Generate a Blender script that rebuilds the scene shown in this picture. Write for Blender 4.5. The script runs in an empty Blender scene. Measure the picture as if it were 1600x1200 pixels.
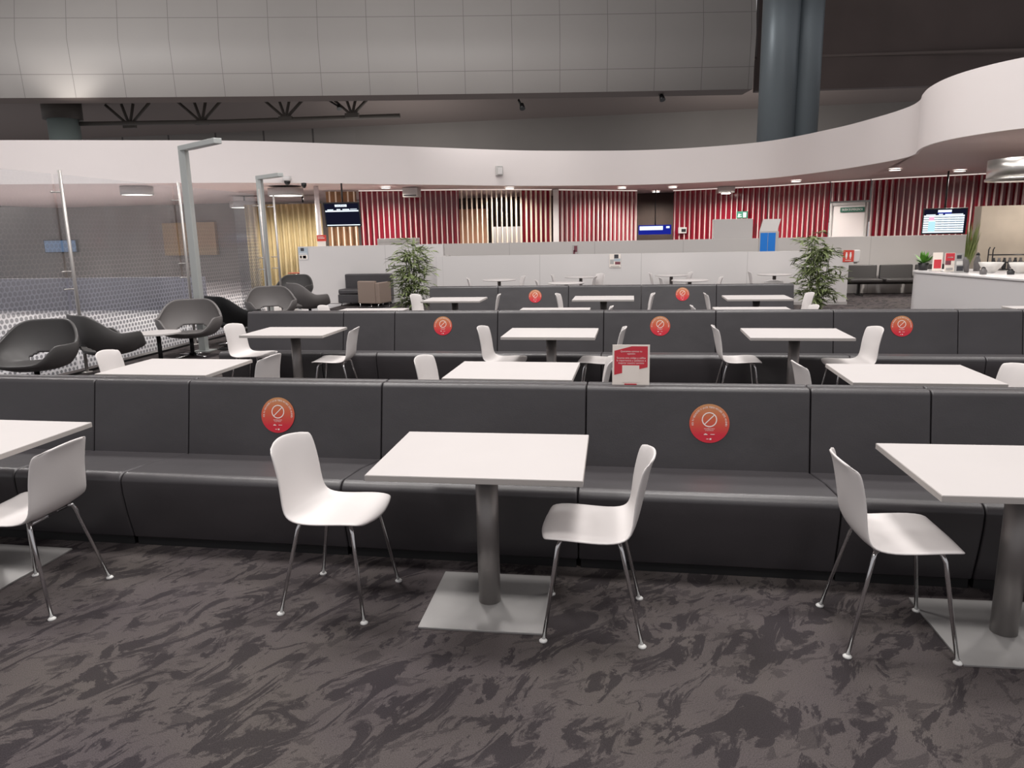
import bpy, bmesh, math, random
from mathutils import Vector, Matrix
random.seed(7)
S = bpy.context.scene
C = S.collection
PI = math.pi

# ------------------------------------------------------------------ materials
def nd(nt, t, **kw):
    n = nt.nodes.new(t)
    for k, v in kw.items():
        setattr(n, k, v)
    return n
def mat(name, col, rough=.5, metal=0, spec=.5, bump=0, bscale=200, var=0, vscale=3, coat=0, emit=None, estr=0):
    m = bpy.data.materials.new(name); m.use_nodes = True
    nt = m.node_tree; b = nt.nodes['Principled BSDF']
    b.inputs['Base Color'].default_value = (*col, 1)
    b.inputs['Roughness'].default_value = rough
    b.inputs['Metallic'].default_value = metal
    b.inputs['Specular IOR Level'].default_value = spec
    b.inputs['Coat Weight'].default_value = coat
    if emit:
        b.inputs['Emission Color'].default_value = (*emit, 1)
        b.inputs['Emission Strength'].default_value = estr
    tc = nd(nt, 'ShaderNodeTexCoord')
    if bump:
        n = nd(nt, 'ShaderNodeTexNoise'); n.inputs['Scale'].default_value = bscale; n.inputs['Detail'].default_value = 4
        nt.links.new(tc.outputs['Object'], n.inputs['Vector'])
        bp = nd(nt, 'ShaderNodeBump'); bp.inputs['Strength'].default_value = bump; bp.inputs['Distance'].default_value = .01
        nt.links.new(n.outputs['Fac'], bp.inputs['Height']); nt.links.new(bp.outputs['Normal'], b.inputs['Normal'])
    if var:
        n = nd(nt, 'ShaderNodeTexNoise'); n.inputs['Scale'].default_value = vscale; n.inputs['Detail'].default_value = 3
        nt.links.new(tc.outputs['Object'], n.inputs['Vector'])
        r = nd(nt, 'ShaderNodeValToRGB')
        r.color_ramp.elements[0].position = .3; r.color_ramp.elements[1].position = .7
        r.color_ramp.elements[0].color = (*[max(0, c * (1 - var)) for c in col], 1)
        r.color_ramp.elements[1].color = (*[min(1, c * (1 + var)) for c in col], 1)
        nt.links.new(n.outputs['Fac'], r.inputs['Fac']); nt.links.new(r.outputs['Color'], b.inputs['Base Color'])
    return m
def emis(name, col, s):
    m = bpy.data.materials.new(name); m.use_nodes = True; nt = m.node_tree
    nt.nodes.clear(); e = nd(nt, 'ShaderNodeEmission'); e.inputs[0].default_value = (*col, 1); e.inputs[1].default_value = s
    o = nd(nt, 'ShaderNodeOutputMaterial'); nt.links.new(e.outputs[0], o.inputs[0]); return m

M = {}
M['white_lam'] = mat('white_laminate', (.555, .525, .518), .5, spec=.3, var=.015)
M['edge'] = mat('laminate_edge', (.47, .44, .42), .5)
M['shell'] = mat('white_chair_shell', (.72, .685, .675), .42, spec=.4, bump=.03, bscale=350)
M['chrome'] = mat('chrome', (.72, .72, .73), .16, 1)
M['brushed'] = mat('brushed_steel', (.30, .283, .275), .38, .6, bump=.05, bscale=260)
M['plate'] = mat('satin_steel_plate', (.36, .35, .345), .42, .35, var=.05, vscale=5)
M['glide'] = mat('white_glide', (.8, .8, .78), .5)
M['leather'] = mat('charcoal_leather', (.041, .037, .041), .42, spec=.85, bump=.06, bscale=130, var=.10, vscale=2.5)
def soften(m):
    nt = m.node_tree; b = nt.nodes['Principled BSDF']; bp = [n for n in nt.nodes if n.type == 'BUMP'][0]
    tc = nt.nodes.new('ShaderNodeTexCoord'); n = nt.nodes.new('ShaderNodeTexNoise'); n.inputs['Scale'].default_value = 5; n.inputs['Detail'].default_value = 2
    nt.links.new(tc.outputs['Object'], n.inputs['Vector']); b2 = nt.nodes.new('ShaderNodeBump'); b2.inputs['Strength'].default_value = .12; b2.inputs['Distance'].default_value = .03
    nt.links.new(n.outputs['Fac'], b2.inputs['Height']); nt.links.new(b2.outputs[0], bp.inputs['Normal'])
soften(M['leather'])
M['plinth'] = mat('black_plinth', (.008, .008, .009), .6)
M['lounge_grey'] = mat('grey_lounge_upholstery', (.15, .14, .138), .42, spec=.5, bump=.04, bscale=90)
M['lounge_dark'] = mat('dark_lounge_upholstery', (.075, .072, .072), .40, spec=.5, bump=.04, bscale=90)
M['lounge_black'] = mat('black_lounge_upholstery', (.010, .010, .011), .45, spec=.4)
M['paint_white'] = mat('warm_white_paint', (.80, .745, .735), .6, var=.01, vscale=.6)
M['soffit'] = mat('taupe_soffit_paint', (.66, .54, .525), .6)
M['wall_part'] = mat('off_white_partition', (.64, .62, .61), .55)
M['wall_grey'] = mat('grey_partition', (.46, .44, .43), .5)
M['dark_brown'] = mat('dark_brown_wall', (.12, .095, .09), .8, var=.1, vscale=.5)
M['backwall'] = mat('dim_rear_wall', (.21, .195, .185), .8, var=.06, vscale=.3)
M['voidceil'] = mat('void_ceiling', (.17, .14, .13), .8)
M['steel_dark'] = mat('dark_structural_steel', (.09, .08, .072), .7)
M['column'] = mat('blue_grey_column_cladding', (.20, .24, .265), .38, .3, bump=.02, bscale=20)
M['post_steel'] = mat('satin_post_steel', (.50, .475, .46), .38, .6)
M['column_pale'] = mat('grey_green_column_cladding', (.36, .44, .43), .4, .2)
M['alu'] = mat('satin_aluminium', (.46, .48, .47), .42, .3)
M['tile'] = mat('pale_polished_tile', (.66, .65, .67), .5, var=.05, vscale=.8)
M['far_wall'] = mat('taupe_far_wall', (.30, .275, .26), .7, var=.12, vscale=.4)
M['low_dark'] = mat('slate_low_wall', (.19, .19, .23), .6, var=.15, vscale=.7)
M['tan'] = mat('tan_panel', (.50, .36, .21), .6)
M['red_glass'] = mat('red_lacquered_panel', (.24, .008, .022), .16, spec=.6, var=.1, vscale=.5)
M['fin'] = mat('pale_pink_fin', (.62, .46, .45), .5)
M['fin_w'] = mat('pale_cream_fin', (.82, .70, .58), .5)
M['wood'] = mat('ochre_timber_panel', (.30, .16, .075), .55, var=.3, vscale=2)
M['orange'] = mat('salmon_orange_wall', (.58, .30, .18), .6)
M['brownwall'] = mat('chocolate_wall', (.07, .047, .038), .7, var=.1)
M['black'] = mat('black_plastic', (.008, .008, .009), .35)
M['grey_plastic'] = mat('grey_plastic', (.45, .44, .43), .5)
M['white_plastic'] = mat('white_plastic', (.75, .73, .72), .4)
M['curtain'] = mat('ochre_curtain', (.55, .45, .25), .8, var=.05)
M['led'] = emis('lit_led', (1, .93, .85), 7)
M['led_soft'] = emis('lit_strip', (1, .85, .78), .9)
M['drumglow'] = emis('lit_drum_diffuser', (1, .95, .88), 4)
M['ink_white'] = mat('white_print', (.95, .84, .80), .5)
M['ink_white2'] = mat('pure_white_print', (.9, .88, .86), .5)
M['card'] = mat('cream_card', (.92, .84, .77), .5)
M['card_red'] = mat('crimson_print', (.62, .035, .055), .5)
M['green_sign'] = mat('green_sign_enamel', (.02, .13, .085), .5)
M['blue'] = mat('blue_totem_panel', (.01, .18, .62), .4)
M['leaf'] = mat('bamboo_leaf', (.17, .21, .085), .55, var=.35, vscale=6)
M['leaf2'] = mat('fresh_green_leaf', (.09, .26, .03), .45, var=.3, vscale=10)
M['grassy'] = mat('tall_grass', (.17, .21, .06), .6, var=.3, vscale=8)
M['stem'] = mat('bamboo_stem', (.12, .15, .05), .5)
M['pot'] = mat('dark_pot', (.03, .03, .032), .5)
M['soil'] = mat('dark_soil', (.02, .014, .01), .9)
M['beige_lea'] = mat('beige_leather', (.27, .205, .17), .5)
M['beam'] = mat('black_beam_seat', (.020, .017, .017), .5)
M['counter'] = mat('white_solid_surface', (.66, .64, .645), .35)
M['stone'] = mat('beige_stone_panel', (.42, .36, .29), .6, var=.10, vscale=2)
M['ceramic'] = mat('white_ceramic', (.82, .8, .76), .25)
M['glassjar'] = mat('smoky_glassware', (.16, .15, .15), .12, .0)
M['bamboo_wood'] = mat('light_wood', (.60, .36, .16), .5)
M['mirror'] = mat('polished_steel', (.68, .66, .63), .30, 1)
M['red_top'] = mat('dark_red_table_top', (.26, .05, .035), .4)
M['poster_b'] = mat('dark_poster_print', (.05, .05, .06), .6)
M['poster_c'] = mat('pale_blue_print', (.45, .52, .58), .6)
M['poster_m'] = mat('maroon_print', (.20, .06, .08), .6)
M['sign_red'] = mat('red_sign_enamel', (.68, .07, .05), .5)
M['screen_dark'] = emis('dark_blue_screen', (.008, .009, .022), 1.0)
M['screen_white'] = emis('lit_white_screen', (.82, .92, 1), 1.3)
M['screen_cyan'] = emis('lit_cyan_screen', (.50, .82, .90), 1.1)
M['screen_pink'] = emis('lit_pink_screen', (.95, .45, .65), 1.1)
M['screen_blue'] = emis('lit_blue_screen', (.012, .02, .30), 1.0)
M['screen_text'] = emis('screen_ink', (.05, .09, .16), 1.0)
M['reflection_glow'] = emis('blue_reflection_glow', (.11, .16, .25), 1.0)
M['exit_glow'] = emis('lit_green_sign', (.05, .42, .25), .5)

def carpet():
    m = bpy.data.materials.new('mottled_charcoal_carpet'); m.use_nodes = True; nt = m.node_tree; b = nt.nodes['Principled BSDF']
    L = nt.links.new
    tc = nd(nt, 'ShaderNodeTexCoord')
    def noise(scale, detail, dist, rot, sc, rough=.6):
        vr = nd(nt, 'ShaderNodeVectorRotate', rotation_type='Z_AXIS'); vr.inputs['Angle'].default_value = rot; L(tc.outputs['Object'], vr.inputs['Vector'])
        mp = nd(nt, 'ShaderNodeMapping'); mp.inputs['Scale'].default_value = (*sc, 1); L(vr.outputs[0], mp.inputs['Vector'])
        n = nd(nt, 'ShaderNodeTexNoise'); n.inputs['Scale'].default_value = scale; n.inputs['Detail'].default_value = detail
        n.inputs['Distortion'].default_value = dist; n.inputs['Roughness'].default_value = rough
        L(mp.outputs[0], n.inputs['Vector']); return n
    def ramp(n, a, b_, ca, cb):
        r = nd(nt, 'ShaderNodeValToRGB'); r.color_ramp.elements[0].position = a; r.color_ramp.elements[1].position = b_
        r.color_ramp.elements[0].color = ca; r.color_ramp.elements[1].color = cb
        L(n.outputs['Fac'], r.inputs['Fac']); return r
    n1 = noise(3.6, 7, 1.1, math.radians(-58), (.85, 1.75), .66)
    n2 = noise(7.5, 6, .8, math.radians(-40), (.8, 1.6), .68)
    fl = nd(nt, 'ShaderNodeVectorMath', operation='SNAP'); fl.inputs[1].default_value = (.5, .5, 1); L(tc.outputs['Object'], fl.inputs[0])
    sc_ = nd(nt, 'ShaderNodeVectorMath', operation='MULTIPLY'); sc_.inputs[1].default_value = (7.3, 11.9, 0); L(fl.outputs[0], sc_.inputs[0])
    ad = nd(nt, 'ShaderNodeVectorMath', operation='ADD'); L(tc.outputs['Object'], ad.inputs[0]); L(sc_.outputs[0], ad.inputs[1])
    vr2 = [l.from_node for l in n2.inputs['Vector'].links][0]; vr2 = [l.from_node for l in vr2.inputs['Vector'].links][0]; L(ad.outputs[0], vr2.inputs['Vector'])
    n3 = noise(1.1, 3, .3, .4, (1, 1))
    r1 = ramp(n1, .455, .485, (0, 0, 0, 1), (1, 1, 1, 1))
    r2 = ramp(n2, .435, .46, (.22, .25, .25, 1), (1, 1, 1, 1))
    mul = nd(nt, 'ShaderNodeMixRGB', blend_type='MULTIPLY'); mul.inputs[0].default_value = .75
    L(r1.outputs[0], mul.inputs[1]); L(r2.outputs[0], mul.inputs[2])
    mx = nd(nt, 'ShaderNodeMixRGB'); mx.inputs[1].default_value = (.044, .038, .040, 1); mx.inputs[2].default_value = (.098, .085, .083, 1)
    L(mul.outputs[0], mx.inputs[0])
    tint = ramp(n3, .35, .65, (.86, .84, .9, 1), (1.0, 1.0, .97, 1))
    m2 = nd(nt, 'ShaderNodeMixRGB', blend_type='MULTIPLY'); m2.inputs[0].default_value = 1
    L(mx.outputs[0], m2.inputs[1]); L(tint.outputs[0], m2.inputs[2])
    # woven speckle
    sp = nd(nt, 'ShaderNodeTexNoise'); sp.inputs['Scale'].default_value = 260; sp.inputs['Detail'].default_value = 2
    L(tc.outputs['Object'], sp.inputs['Vector'])
    rs = ramp(sp, .3, .7, (.66, .66, .66, 1), (1.3, 1.3, 1.3, 1))
    m3 = nd(nt, 'ShaderNodeMixRGB', blend_type='MULTIPLY'); m3.inputs[0].default_value = 1
    L(m2.outputs[0], m3.inputs[1]); L(rs.outputs[0], m3.inputs[2]); L(m3.outputs[0], b.inputs['Base Color'])
    b.inputs['Roughness'].default_value = .95; b.inputs['Specular IOR Level'].default_value = .15
    bp = nd(nt, 'ShaderNodeBump'); bp.inputs['Strength'].default_value = .5; bp.inputs['Distance'].default_value = .004
    L(sp.outputs['Fac'], bp.inputs['Height']); L(bp.outputs[0], b.inputs['Normal'])
    return m
M['carpet'] = carpet()

def panelmat(name, col, pw, ph, ox, oz, line=.55, thick=.012):
    """panel joints every pw (local x) and ph (local z)"""
    m = mat(name, col, .55); nt = m.node_tree; b = nt.nodes['Principled BSDF']; L = nt.links.new
    tc = nd(nt, 'ShaderNodeTexCoord'); sx = nd(nt, 'ShaderNodeSeparateXYZ'); L(tc.outputs['Object'], sx.inputs[0])
    def joint(out, p, o, t):
        a = nd(nt, 'ShaderNodeMath', operation='ADD'); a.inputs[1].default_value = -o; L(out, a.inputs[0])
        pp = nd(nt, 'ShaderNodeMath', operation='PINGPONG'); pp.inputs[1].default_value = p / 2; L(a.outputs[0], pp.inputs[0])
        g = nd(nt, 'ShaderNodeMath', operation='LESS_THAN'); g.inputs[1].default_value = t; L(pp.outputs[0], g.inputs[0]); return g
    g1 = joint(sx.outputs['X'], pw, ox, thick); outs = g1.outputs[0]
    if ph:
        g2 = joint(sx.outputs['Z'], ph, oz, thick)
        mxm = nd(nt, 'ShaderNodeMath', operation='MAXIMUM'); L(g1.outputs[0], mxm.inputs[0]); L(g2.outputs[0], mxm.inputs[1]); outs = mxm.outputs[0]
    n = nd(nt, 'ShaderNodeTexNoise'); n.inputs['Scale'].default_value = .35; L(tc.outputs['Object'], n.inputs['Vector'])
    r = nd(nt, 'ShaderNodeValToRGB'); r.color_ramp.elements[0].color = (*[c * .93 for c in col], 1); r.color_ramp.elements[1].color = (*[c * 1.05 for c in col], 1)
    L(n.outputs['Fac'], r.inputs['Fac'])
    mx = nd(nt, 'ShaderNodeMixRGB'); L(outs, mx.inputs[0]); L(r.outputs[0], mx.inputs[1]); mx.inputs[2].default_value = (*[c * line for c in col], 1)
    L(mx.outputs[0], b.inputs['Base Color']); return m
M['bulk'] = panelmat('pale_grey_panel_cladding', (.36, .345, .335), 1.98, 2.13, -.2, .88)
M['part_panel'] = panelmat('off_white_jointed_panel', (.68, .655, .648), 2.4, 0, 0, 0, .8, .008)
M['part_grey'] = panelmat('grey_jointed_panel', (.57, .545, .53), 2.4, 0, .4, 0, .8, .01)
M['rear_joint'] = panelmat('jointed_rear_wall', (.21, .195, .185), 3.2, 0, 0, 0, .35, .06)

def fritmat():
    m = bpy.data.materials.new('dotted_frit_glass'); m.use_nodes = True; nt = m.node_tree; nt.nodes.clear(); L = nt.links.new
    def ma(op, a, b=None, c=None):
        n = nd(nt, 'ShaderNodeMath', operation=op)
        for i, v in enumerate((a, b, c)):
            if v is None: continue
            if isinstance(v, (int, float)): n.inputs[i].default_value = v
            else: L(v, n.inputs[i])
        return n.outputs[0]
    tc = nd(nt, 'ShaderNodeTexCoord'); s = nd(nt, 'ShaderNodeSeparateXYZ'); L(tc.outputs['Object'], s.inputs[0])
    Y, Z = s.outputs['Y'], s.outputs['Z']
    q = ma('DIVIDE', Z, .062); row = ma('FLOOR', q); odd = ma('MULTIPLY', ma('MODULO', row, 2.0), .5)
    fy = ma('MULTIPLY', ma('SUBTRACT', ma('FRACT', q), .5), .062)
    fx = ma('MULTIPLY', ma('SUBTRACT', ma('FRACT', ma('ADD', ma('DIVIDE', Y, .072), odd)), .5), .072)
    d = ma('SQRT', ma('ADD', ma('MULTIPLY', fx, fx), ma('MULTIPLY', fy, fy)))
    mr = nd(nt, 'ShaderNodeMapRange'); L(Z, mr.inputs['Value'])
    mr.inputs['From Min'].default_value = 0; mr.inputs['From Max'].default_value = 1.9; mr.inputs['To Min'].default_value = .0225; mr.inputs['To Max'].default_value = .0315
    dot = ma('LESS_THAN', d, mr.outputs[0])
    mr2 = nd(nt, 'ShaderNodeMapRange'); L(Z, mr2.inputs['Value'])
    mr2.inputs['From Min'].default_value = .6; mr2.inputs['From Max'].default_value = 2.2; mr2.inputs['To Min'].default_value = .68; mr2.inputs['To Max'].default_value = .02
    alpha = ma('MULTIPLY', dot, mr2.outputs[0])
    clear = nd(nt, 'ShaderNodeBsdfTransparent'); clear.inputs[0].default_value = (.93, .94, .95, 1)
    haze = nd(nt, 'ShaderNodeBsdfDiffuse'); haze.inputs[0].default_value = (.74, .73, .75, 1)
    mh = nd(nt, 'ShaderNodeMixShader'); mh.inputs[0].default_value = .13; L(clear.outputs[0], mh.inputs[1]); L(haze.outputs[0], mh.inputs[2])
    ink = nd(nt, 'ShaderNodeBsdfDiffuse'); ink.inputs[0].default_value = (.11, .11, .125, 1)
    mx = nd(nt, 'ShaderNodeMixShader'); L(alpha, mx.inputs[0]); L(mh.outputs[0], mx.inputs[1]); L(ink.outputs[0], mx.inputs[2])
    gl = nd(nt, 'ShaderNodeBsdfGlossy'); gl.inputs['Roughness'].default_value = .06
    fr = nd(nt, 'ShaderNodeFresnel'); fr.inputs['IOR'].default_value = 1.25
    m2 = nd(nt, 'ShaderNodeMixShader'); L(fr.outputs[0], m2.inputs[0]); L(mx.outputs[0], m2.inputs[1]); L(gl.outputs[0], m2.inputs[2])
    o = nd(nt, 'ShaderNodeOutputMaterial'); L(m2.outputs[0], o.inputs[0]); return m
M['frit'] = fritmat()

def stickermat():
    m = mat('orange_to_red_vinyl', (.8, .1, .05), .45); nt = m.node_tree; b = nt.nodes['Principled BSDF']; L = nt.links.new
    tc = nd(nt, 'ShaderNodeTexCoord'); s = nd(nt, 'ShaderNodeSeparateXYZ'); L(tc.outputs['Object'], s.inputs[0])
    mr = nd(nt, 'ShaderNodeMapRange'); mr.inputs['From Min'].default_value = -.11; mr.inputs['From Max'].default_value = .11; L(s.outputs['Y'], mr.inputs['Value'])
    r = nd(nt, 'ShaderNodeValToRGB'); e = r.color_ramp.elements
    e[0].position = .2; e[0].color = (.66, .022, .045, 1); e[1].position = 1; e[1].color = (.62, .30, .13, 1)
    k = e.new(.62); k.color = (.66, .13, .06, 1)
    L(mr.outputs[0], r.inputs['Fac']); L(r.outputs[0], b.inputs['Base Color']); return m
M['sticker'] = stickermat()

# ------------------------------------------------------------------ mesh builder
class MB:
    def __init__(s): s.v = []; s.f = []; s.mi = []; s.sm = []
    def add(s, vs, fs, mi=0, smooth=False):
        o = len(s.v); s.v += [tuple(v) for v in vs]; s.f += [tuple(i + o for i in f) for f in fs]
        s.mi += [mi] * len(fs); s.sm += [smooth] * len(fs); return s
    def box(s, a, b, rz=0, c=None, mi=0):
        x0, y0, z0 = a; x1, y1, z1 = b
        vs = [Vector(p) for p in ((x0, y0, z0), (x1, y0, z0), (x1, y1, z0), (x0, y1, z0), (x0, y0, z1), (x1, y0, z1), (x1, y1, z1), (x0, y1, z1))]
        if rz:
            c = Vector(c) if c else Vector(((x0 + x1) / 2, (y0 + y1) / 2, 0)); R = Matrix.Rotation(rz, 3, 'Z'); vs = [R @ (v - c) + c for v in vs]
        return s.add(vs, [(0, 3, 2, 1), (4, 5, 6, 7), (0, 1, 5, 4), (1, 2, 6, 5), (2, 3, 7, 6), (3, 0, 4, 7)], mi)
    def tube(s, pts, r, n=10, cap=True, mi=0):
        pts = [Vector(p) for p in pts]; rr = r if isinstance(r, (list, tuple)) else [r] * len(pts)
        rings = []; prev = None
        for i, p in enumerate(pts):
            t = (pts[min(i + 1, len(pts) - 1)] - pts[max(i - 1, 0)]).normalized()
            if prev is None: u = t.orthogonal().normalized()
            else: u = (prev - t * prev.dot(t)).normalized()
            prev = u; w = t.cross(u)
            rings.append([p + (u * math.cos(2 * PI * k / n) + w * math.sin(2 * PI * k / n)) * rr[i] for k in range(n)])
        vs = [v for R in rings for v in R]; fs = []
        for i in range(len(pts) - 1):
            for k in range(n): fs.append((i * n + k, i * n + (k + 1) % n, (i + 1) * n + (k + 1) % n, (i + 1) * n + k))
        s.add(vs, fs, mi, True)
        if cap:
            s.add(rings[0], [tuple(reversed(range(n)))], mi); s.add(rings[-1], [tuple(range(n))], mi)
        return s
    def lathe(s, prof, c=(0, 0, 0), n=32, mi=0, smooth=True, cap=True):
        c = Vector(c); vs = []; fs = []
        for r, z in prof:
            for k in range(n): vs.append(c + Vector((r * math.cos(2 * PI * k / n), r * math.sin(2 * PI * k / n), z)))
        for i in range(len(prof) - 1):
            for k in range(n): fs.append((i * n + k, i * n + (k + 1) % n, (i + 1) * n + (k + 1) % n, (i + 1) * n + k))
        s.add(vs, fs, mi, smooth)
        if not cap: return s
        if prof[0][0] > 1e-4: s.add(vs[:n], [tuple(reversed(range(n)))], mi)
        if prof[-1][0] > 1e-4: s.add(vs[-n:], [tuple(range(n))], mi)
        return s
    def prism_x(s, prof, x0, x1, mi=0):
        n = len(prof); vs = [(x0, y, z) for y, z in prof] + [(x1, y, z) for y, z in prof]
        fs = [tuple(range(n)), tuple(reversed(range(n, 2 * n)))] + [(i, i + n, (i + 1) % n + n, (i + 1) % n) for i in range(n)]
        return s.add(vs, fs, mi)
    def prism_z(s, poly, z0, z1, mi=0):
        n = len(poly); vs = [(x, y, z0) for x, y in poly] + [(x, y, z1) for x, y in poly]
        fs = [tuple(reversed(range(n))), tuple(range(n, 2 * n))] + [(i, (i + 1) % n, (i + 1) % n + n, i + n) for i in range(n)]
        return s.add(vs, fs, mi)
    def obj(s, name, mats, parent=None, loc=None, bevel=0, bseg=3, solid=0, sub=0, off=0, fixn=True):
        me = bpy.data.meshes.new(name); me.from_pydata(s.v, [], s.f)
        mats = mats if isinstance(mats, (list, tuple)) else [mats]
        for m in mats: me.materials.append(M[m])
        me.polygons.foreach_set('material_index', s.mi); me.polygons.foreach_set('use_smooth', s.sm)
        if fixn:
            bm = bmesh.new(); bm.from_mesh(me); bmesh.ops.remove_doubles(bm, verts=bm.verts, dist=1e-6)
            bmesh.ops.recalc_face_normals(bm, faces=bm.faces); bm.to_mesh(me); bm.free()
        me.update()
        o = bpy.data.objects.new(name, me); C.objects.link(o)
        if parent: o.parent = parent
        if loc: o.location = loc
        if solid:
            m = o.modifiers.new('solid', 'SOLIDIFY'); m.thickness = solid; m.offset = off
        if sub:
            m = o.modifiers.new('sub', 'SUBSURF'); m.levels = m.render_levels = sub
        if bevel:
            m = o.modifiers.new('bevel', 'BEVEL'); m.width = bevel; m.segments = bseg; m.limit_method = 'ANGLE'; m.angle_limit = math.radians(28)
            me.shade_smooth()
            m2 = o.modifiers.new('wn', 'WEIGHTED_NORMAL'); m2.keep_sharp = True
        return o
def thing(name, label, cat, loc=(0, 0, 0), rz=0, group=None):
    o = bpy.data.objects.new(name, None); C.objects.link(o); o.empty_display_size = .1
    o.location = loc; o.rotation_euler = (0, 0, rz); o['label'] = label; o['category'] = cat
    if group: o['group'] = group
    return o
def tag(o, label, cat, group=None):
    o['label'] = label; o['category'] = cat
    if group: o['group'] = group
    return o
def struct(o): o['kind'] = 'structure'; return o
def kids(o): return [c for c in bpy.data.objects if c.parent == o]
def dup(root, loc, rz, label, group=None):
    def cp(o, par):
        c = o.copy(); C.objects.link(c); c.parent = par
        for ch in KID.get(o.name) or []: cp(ch, c)
        return c
    if root.name not in DONE:
        DONE.add(root.name)
        for o in bpy.data.objects:
            if o.parent: KID.setdefault(o.parent.name, [])
            if o.parent and o not in KID[o.parent.name]: KID[o.parent.name].append(o)
    r = cp(root, None); r.location = loc; r.rotation_euler = (0, 0, rz); r['label'] = label
    if group: r['group'] = group
    return r
KID = {}; DONE = set()

_tc = {}
def text_geo(t, size=1):
    """flat mesh of a string, centred, returned as (verts, faces)"""
    if t not in _tc:
        cu = bpy.data.curves.new('txt', 'FONT'); cu.body = t; cu.align_x = 'CENTER'; cu.align_y = 'CENTER'; cu.resolution_u = 2
        o = bpy.data.objects.new('txt', cu); C.objects.link(o)
        dg = bpy.context.evaluated_depsgraph_get(); me = bpy.data.meshes.new_from_object(o.evaluated_get(dg))
        _tc[t] = ([v.co.copy() for v in me.vertices], [tuple(p.vertices) for p in me.polygons])
        bpy.data.objects.remove(o); bpy.data.curves.remove(cu); bpy.data.meshes.remove(me)
    v, f = _tc[t]; return [x * size for x in v], f
def put_text(mb, t, size, fn, mi=0, w=None):
    """fn maps (x, y) of the text plane to 3-D"""
    v, f = text_geo(t, size)
    if not v: return
    k = 1
    if w:
        ww = max(p.x for p in v) - min(p.x for p in v); k = w / ww
    mb.add([fn(p.x * k, p.y) for p in v], f, mi)

# ------------------------------------------------------------------ setting: floors, bulkhead, canopy
o = MB().box((-7.36, -3, -.05), (16, 36, 0)).obj('floor', 'carpet'); struct(o)
o = MB().box((-34, -3, -.06), (-7.36, 36, -.012)).obj('floor_outside_glass', 'tile'); struct(o)
MB().box((-7.41, 4, -.012), (-7.25, 14.5, .03)).obj('trim_2', 'black').__setitem__('kind', 'structure')

def catmull(P, k=6):
    out = []
    for i in range(len(P) - 1):
        p0 = Vector(P[max(i - 1, 0)]); p1 = Vector(P[i]); p2 = Vector(P[i + 1]); p3 = Vector(P[min(i + 2, len(P) - 1)])
        for j in range(k):
            t = j / k
            out.append(.5 * ((2 * p1) + (-p0 + p2) * t + (2 * p0 - 5 * p1 + 4 * p2 - p3) * t * t + (-p0 + 3 * p1 - 3 * p2 + p3) * t ** 3))
    out.append(Vector(P[-1])); return [(v.x, v.y) for v in out]
CAN = catmull([(-24, 14.6), (-20, 15.6), (-16, 16.75), (-13, 17.75), (-10, 18.9), (-7.1, 20.9), (-3.8, 23.3), (-1.8, 24.2), (.3, 24.75), (2.25, 24.5), (4.0, 23.5),
               (5.2, 21.2), (5.72, 19.4), (5.93, 18.1), (5.88, 17.2), (5.66, 16.4), (5.5, 15.6), (5.47, 14.8), (5.6, 14.1), (5.95, 13.4), (6.7, 12.6), (8, 11.8), (10, 11.2), (13, 11)], 8)
def canopy():
    ZB, ZT = 3.2, 4.27
    f = MB(); n = len(CAN)
    IN = []
    for i, (x, y) in enumerate(CAN):
        a = CAN[max(i - 1, 0)]; b = CAN[min(i + 1, n - 1)]; d = Vector((b[0] - a[0], b[1] - a[1])).normalized(); IN.append((x - d.y * .05, y + d.x * .05))
    f.add([(x, y, ZB) for x, y in CAN] + [(x, y, ZT) for x, y in CAN], [(i, i + 1, i + 1 + n, i + n) for i in range(n - 1)], 0, True)
    f.add([(x, y, ZB) for x, y in IN] + [(x, y, ZT) for x, y in IN], [(i, i + n, i + 1 + n, i + 1) for i in range(n - 1)], 0, True)
    for Z, k in ((ZB, 0), (ZT, 1)):
        f.add([(x, y, Z) for x, y in CAN] + [(x, y, Z) for x, y in IN], [((i, i + n, i + 1 + n, i + 1) if k == 0 else (i, i + 1, i + 1 + n, i + n)) for i in range(n - 1)])
    struct(f.obj('trim_1', 'paint_white', fixn=False))
    # soffit: strips from the curve back to the rear wall line
    s = MB(); t = MB()
    IB = next(i for i, (x, y) in enumerate(CAN) if x >= 5.2)
    def back(i): 
        x, y = CAN[i]; return (x * 1.05, 33.0) if x < 5.2 else (max(5.46, 5.46 + (i - IB) / (n - 1 - IB) * 12), 33.0)
    vs = [(x, y, ZB + .02) for x, y in IN] + [(*back(i), ZB + .02) for i in range(n)]
    s.add(vs, [(i, i + n, i + 1 + n, i + 1) for i in range(n - 1)])
    struct(s.obj('ceiling', 'soffit', solid=.03, off=0))
    vs = [(x, y, ZT - .03) for x, y in IN] + [(*back(i), ZT - .03) for i in range(n)]
    t.add(vs, [(i, i + n, i + 1 + n, i + 1) for i in range(n - 1)])
    struct(t.obj('ceiling_canopy_top', 'paint_white', solid=.03, off=0))
canopy()

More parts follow.
